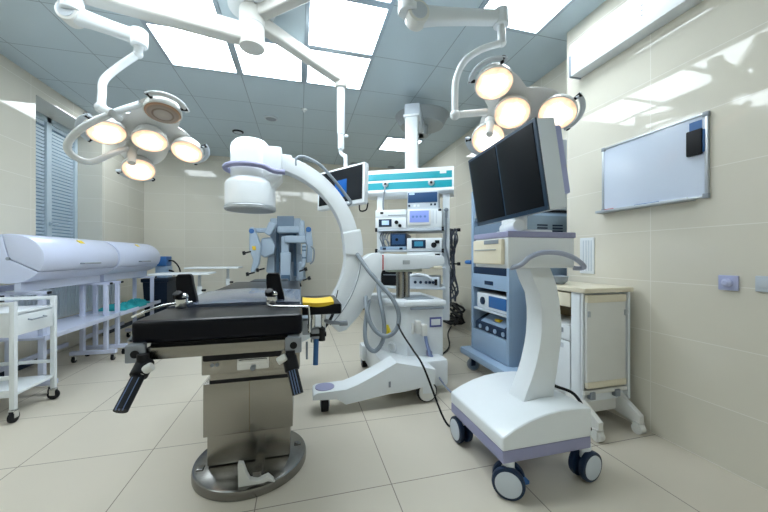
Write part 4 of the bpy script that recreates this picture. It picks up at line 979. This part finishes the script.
# ------------------------------------------------------------------ twin-monitor cart
mcart = thing('monitor_cart', 'white cart with two dark monitors, curved pillar and lavender-banded base', 'monitor cart', (1.08, 1.46, 0))
basep = [(.835, .165), (1.318, .165)] ; 
top = [(.835, .277), (.90, .308), (.98, .336), (1.06, .353), (1.149, .362), (1.24, .360), (1.318, .352)]
MB().prism([(.835, .215), (1.318, .215)] + top[::-1], 1.215, 1.715, 'XZ', .012, seg=3).build('base_shell', WHITE, mcart)
MB().box((.837, 1.217, .160), (1.316, 1.713, .216), .008).build('base_band', LAV, mcart)
for x, y, dd in ((.885, 1.245, (-.6, -.8)), (1.315, 1.25, (.16, -.99)), (.885, 1.68, (-1, .0)), (1.29, 1.68, (.75, -.65))):
    d = Vector((dd[0], dd[1], 0)).normalized(); r = .070; c = Vector((x, y, r))
    f = MB().cyl((x, y, .11), (x, y, .165), .026, seg=16).cbox((x, y, .112), (.05, .05, .03), .01).build('caster', WHITE, mcart)
    wh = MB()
    for s in (-1, 1): wh.cyl(c + d * s * .012, c + d * s * .040, r, seg=36, bev=.008)
    wh.cyl(c - d * .03, c + d * .03, .03, seg=16)
    wo = wh.build('wheel', NAVY, f)
    for s in (-1, 1): MB().cyl(c + d * s * .038, c + d * s * .0425, r * .80, seg=32, bev=.001).build('hub_disc', GREYPL, wo)
    side = Vector((-d.y, d.x, 0))
    MB().cbox(c + side * .066 * (1 if side.x > 0 else -1) + Vector((0, 0, .01)), (.03, .03, .016), .004).build('brake_tab', BLUE, f)
# curved pillar
fe = [(1.079, 1.02), (1.105, .95), (1.143, .876), (1.154, .80), (1.155, .735), (1.150, .66), (1.139, .60), (1.118, .52), (1.096, .461), (1.068, .40), (1.044, .345)]
be = [(1.225, .345), (1.235, .42), (1.245, .477), (1.269, .617), (1.275, .68), (1.274, .74), (1.262, .84), (1.245, .92), (1.225, .97), (1.20, 1.02)]
MB().prism(fe + be, 1.35, 1.465, 'XZ', .006).build('pillar', WHITE, mcart)
# console box
MB().box((.905, 1.275, 1.012), (1.278, 1.56, 1.158), .008).build('console', WHITE, mcart)
MB().box((.900, 1.270, 1.157), (1.283, 1.57, 1.185), .006).build('console_top', LAV, mcart)
pr = MB().box((.885, 1.30, 1.03), (.910, 1.55, 1.150), .008).build('printer', CREAM, mcart)
MB().box((.882, 1.34, 1.098), (.887, 1.53, 1.102)).build('paper_slot', MIDGREY, pr)
MB().box((.882, 1.32, 1.128), (.888, 1.44, 1.148), .002).build('button_panel', MIDGREY, pr)
MB().tube([onY(507, 268, 1.285), onY(517, 265, 1.25), onY(527, 257, 1.225), onY(540, 252.5, 1.215), onY(556, 253, 1.215), onY(569, 257, 1.225), onY(578, 263, 1.24), onY(581, 267, 1.255), onY(576, 268.5, 1.28), onY(570, 268, 1.30)], .0115, 6).build('grab_handle', mat('blue_grey_grip', (.34, .38, .50), .4), mcart)
# keyboard ledge below the console and monitor foot
MB().box((1.0, 1.33, 1.185), (1.20, 1.51, 1.20), .006).cyl((.985, 1.30, 1.215), (1.06, 1.52, 1.215), .03, seg=18, bev=.006).box((1.02, 1.38, 1.19), (1.10, 1.50, 1.30), .02).build('monitor_foot', WHITE, mcart)
# monitors: one frame with two screens
N0, N1 = onW(534.4, 115.5, 1.35), onW(544.8, 209.4, 1.37); Fb = onW(475.6, 225.8, 1.94); Ft = onW(469.5, 162.4, 1.925)
exm = (Fb - N1); wm = exm.length; exm.normalize()
ezm = (N0 - N1); hm = ezm.length; ezm = (ezm - exm * ezm.dot(exm)).normalized(); eym = exm.cross(ezm).normalized()
if eym.x < 0: eym = -eym
Mon = Matrix((exm, eym, ezm)).transposed().to_4x4(); Mon.translation = N1
mf = MB().box((0, .006, 0), (wm, .10, hm), .008, Mon).build('monitor_housing', mat('light_blue_grey_housing', (.66, .73, .80), .35), mcart)
MB().box((-.002, -.004, -.002), (wm + .002, .008, hm + .002), .003, Mon).build('monitor_bezel', BEZEL, mf)
for a in (.014, wm / 2 + .007):
    MB().box((a, -.007, .018), (a + wm / 2 - .021, -.003, hm - .013), .001, Mon).build('screen', SCREEN, mf)
MB().box((.06, .09, .06), (wm - .06, .125, hm - .10), .01, Mon).build('rear_cover', LAVP, mf)
MB().box((.01, .095, .06), (.05, .140, hm - .03), .012, Mon).build('rear_grip', mat('periwinkle_plastic', (.36, .40, .66), .4), mf)
mcart.location.x += .018
# cable from the pillar foot
solo(MB().tube([Vector((1.26, 1.46, .40)), Vector((1.33, 1.43, .37)), Vector((1.40, 1.38, .34)), Vector((1.42, 1.33, .26)), Vector((1.44, 1.34, .12)), Vector((1.50, 1.45, .015)), Vector((1.62, 1.75, .012)), Vector((1.7, 1.9, .012))], .008, 7), 'mains_cable', BLACK, (1.5, 1.45, 0), 'black cable draped over the right end of the twin-monitor cart base', 'cable')

# ------------------------------------------------------------------ cream cabinet at the right wall
rc = thing('side_cabinet', 'white wheeled cabinet with cream worktop, drawers and folded flap, against the right wall', 'cabinet', (1.845, 1.80, 0))
cx1, cx2, cy1, cy2 = 1.655, 2.018, 1.565, 2.07
MB().box((cx1 - .01, cy1 - .02, .845), (cx2 + .01, cy2, .875), .006).build('worktop', CREAM, rc)
MB().box((cx1 + .005, cy1 + .02, .17), (cx1 + .025, cy1 + .095, .845), .003).build('front_frame', WHITE, rc)
MB().box((cx1 + .005, cy2 - .03, .17), (cx1 + .025, cy2 - .002, .845), .003).build('front_frame', WHITE, rc)
MB().box((cx1 + .005, cy1 + .01, .17), (cx1 + .02, cy1 + .03, .845), .002).box((cx2 - .02, cy1 - .005, .17), (cx2, cy2, .845), .002).box((cx1 + .30, cy1 + .03, .17), (cx2, cy2, .84)).box((cx1 + .01, cy1 + .025, .17), (cx2, cy1 + .04, .845)).box((cx1 + .01, cy2 - .02, .17), (cx2, cy2, .845)).box((cx1 + .02, cy1 + .03, .17), (cx2, cy2, .19)).build('carcass', WHITE, rc)
d1 = MB().box((cx1, cy1 + .10, .745), (cx1 + .30, cy2 - .035, .835), .005).build('drawer', CREAM, rc)
MB().box((cx1 - .008, cy1 + .22, .785), (cx1 + .002, cy2 - .12, .80), .003).build('handle', GREYPL, d1)
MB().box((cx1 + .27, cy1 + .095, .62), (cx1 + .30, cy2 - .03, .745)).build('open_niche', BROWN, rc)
d2 = MB().box((cx1, cy1 + .10, .53), (cx1 + .30, cy2 - .035, .625), .005).build('drawer', WHITE, rc)
MB().box((cx1 - .003, cy1 + .15, .575), (cx1 + .004, cy2 - .06, .605), .002).build('handle', MIDGREY, d2)
dd = MB().box((cx1, cy1 + .10, .19), (cx1 + .02, cy2 - .035, .525), .004).build('cabinet_door', WHITE, rc)
MB().box((cx1 - .004, cy1 + .15, .475), (cx1 + .003, cy2 - .06, .505), .002).build('handle', GREYPL, dd)
fl = MB().box((cx1 + .02, cy1 - .008, .30), (cx2 - .04, cy1 + .012, .79), .006).build('flap', WARMW, rc)
MB().box((cx1 + .02, cy1 - .014, .785), (cx2 - .04, cy1 + .012, .832), .008).build('flap_edge', CREAM, fl)
MB().box((cx1 + .02, cy1 - .014, .265), (cx2 - .04, cy1 + .012, .305), .008).build('flap_edge', CREAM, fl)
for x in (cx1 + .025, cx2 - .055): MB().box((x, cy1 - .016, .70), (x + .016, cy1 - .004, .735), .002).build('catch', ALU, fl)
MB().box((cx1 + .01, cy1 + .014, .255), (cx2 - .02, cy1 + .03, .285)).build('gap_strip', BLACK, rc)
MB().box((cx1 + .01, cy1 - .0, .225), (cx2 - .02, cy1 + .03, .25), .003).build('lower_rail', WARMW, rc)
for x in (cx1 + .05, cx2 - .12): MB().box((x, cy1 - .01, .195), (x + .035, cy1 + .02, .24), .003).build('hinge_block', MIDGREY, rc)
for x, y in ((cx1 + .01, cy1 - .09), (cx2 - .045, cy1 - .09), (cx1 + .02, cy2 - .06), (cx2 - .045, cy2 - .06)):
    if y < cy1:
        MB().prism([(cy1 + .12, .09), (cy1 + .12, .20), (cy1 + .02, .20), (y - .02, .115), (y - .02, .07), (y + .03, .065)], x - .018, x + .018, 'YZ', .005).build('foot', WARMW, rc)
    simple_caster(rc, (x, y), .032, .04, .10, (1, .0), WARMW, WARMW)
    MB().cyl((x - .012, y, .012), (x + .012, y, .012), .012, seg=10).build('brake_tab', BLACK, rc)
MB().box((cx1 + .03, cy1 + .04, .09), (cx2 - .02, cy2 - .02, .17), .01).build('plinth', WARMW, rc)
dish = solo(MB().lathe([(.0, 0), (.05, .002), (.068, .02), (.075, .055), (.071, .055), (.06, .02), (0, .008)], (1.735, 1.86, .875), seg=32), 'small_dish', MIDGREY, (1.735, 1.86, .875), 'small grey round dish on the cabinet worktop beside the cart pillar', 'dish')
fs = thing('foot_switch', 'black pedal lying on the floor in front of the white wheeled cabinet', 'foot switch', (1.73, 1.60, 0))
MB().box((1.70, 1.545, 0), (1.78, 1.66, .025), .008).build('pedal_base', BLACK, fs)
MB().prism([(1.55, .025), (1.65, .025), (1.65, .06), (1.56, .035)], 1.705, 1.775, 'YZ', .004).build('pedal', BLACK, fs)

# ------------------------------------------------------------------ whiteboard and wall fittings
wb = thing('whiteboard', 'small whiteboard with aluminium frame on the tiled right wall', 'whiteboard', (X_R, 1.48, 1.37))
by0, by1, bz0, bz1 = 1.178, 1.78, 1.375, 1.82
MB().box((X_R - .012, by0 + .008, bz0 + .008), (X_R - .002, by1 - .008, bz1 - .008)).build('writing_surface', BOARD, wb)
f = MB()
for lo, hi in (((by0, bz0), (by1, bz0 + .012)), ((by0, bz1 - .012), (by1, bz1)), ((by0, bz0), (by0 + .014, bz1)), ((by1 - .014, bz0), (by1, bz1))):
    f.box((X_R - .018, lo[0], lo[1]), (X_R, hi[0], hi[1]), .003)
f.build('frame', ALU, wb)
f = MB()
for y in (by0 + .01, by1 - .01):
    for z in (bz0 + .01, bz1 - .01): f.box((X_R - .020, y - .013, z - .013), (X_R - .001, y + .013, z + .013), .004)
f.build('corner_cap', MIDGREY, wb)
MB().box((X_R - .062, by0 + .06, bz0 - .008), (X_R - .002, by1 + .01, bz0 + .0), .003).box((X_R - .064, by0 + .06, bz0 - .008), (X_R - .058, by1 + .01, bz0 + .008), .002).build('pen_tray', ALU, wb)
er = thing('board_eraser', 'black board eraser stuck near the top right of the whiteboard', 'eraser', (X_R - .03, 1.25, 1.70))
MB().box((X_R - .032, 1.198, 1.606), (X_R - .0125, 1.268, 1.742), .008).build('felt_block', BLACK, er)
MB().box((X_R - .022, 1.189, 1.615), (X_R - .0125, 1.199, 1.735), .003).build('blue_edge', BLUE, er)
solo(MB().box((X_R - .0135, 1.205, 1.735), (X_R - .0122, 1.262, 1.79), 0), 'board_sticker', BLUE, (X_R - .012, 1.25, 1.76), 'small blue label card at the top of the whiteboard above the eraser', 'label')
solo(MB().cyl((X_R - .035, 1.68, bz0 + .008), (X_R - .035, 1.74, bz0 + .008), .008, seg=12, bev=.002), 'marker_pen', RED, (X_R - .035, 1.71, bz0), 'red marker lying at the left end of the whiteboard tray', 'marker')
solo(MB().cyl((X_R - .035, 1.40, bz0 + .008), (X_R - .035, 1.54, bz0 + .008), .008, seg=12, bev=.002), 'marker_pen', BLUE, (X_R - .035, 1.47, bz0), 'long blue marker lying in the middle of the whiteboard tray', 'marker')
ws = thing('wall_socket', 'square lavender wall socket with a round plug, right of the cabinet', 'socket', (X_R, 1.10, .938))
MB().box((X_R - .012, 1.063, .900), (X_R, 1.139, .974), .004).build('socket_plate', SOCK, ws)
MB().lathe([(.020, 0), (.020, .014), (.013, .02), (.010, .026), (0, .026)], (X_R - .012, 1.10, .938), (-1, 0, 0), 20).build('plug_cap', SOCK, ws)
ws2 = thing('wall_switch', 'pale wall switch plate at the right edge of the photo', 'switch', (X_R, .96, .94))
MB().box((X_R - .012, .925, .905), (X_R, 1.003, .978), .004).build('switch_plate', GREYPL, ws2)
MB().box((X_R - .016, .935, .925), (X_R - .011, .995, .965), .002).build('rocker', GREYPL, ws2)
wp = thing('wall_grille', 'narrow white slotted plate on the tiled wall above the cabinet', 'grille', (X_R, 1.93, 1.05))
q0 = onX(595, 277, X_R); q1 = onX(581, 233, X_R)
MB().box((X_R - .012, q0.y, .94), (X_R, q1.y, 1.205), .004).build('plate', WHITE, wp)
f = MB()
for k in range(4): f.box((X_R - .0145, q0.y + .015 + k * (q1.y - q0.y - .03) / 4, .96), (X_R - .0115, q0.y + .022 + k * (q1.y - q0.y - .03) / 4, 1.185))
f.build('slat', GREYPL, wp)

# ------------------------------------------------------------------ world and view
wd = bpy.data.worlds.new('world'); sc.world = wd; wd.use_nodes = True
wd.node_tree.nodes['Background'].inputs[0].default_value = (0.6, 0.75, 0.9, 1); wd.node_tree.nodes['Background'].inputs[1].default_value = 0.3
sc.view_settings.view_transform = 'Standard'; sc.view_settings.look = 'None'
sc.view_settings.gamma = 1.0; sc.view_settings.use_curve_mapping = False
sc.view_settings.exposure = 0.66
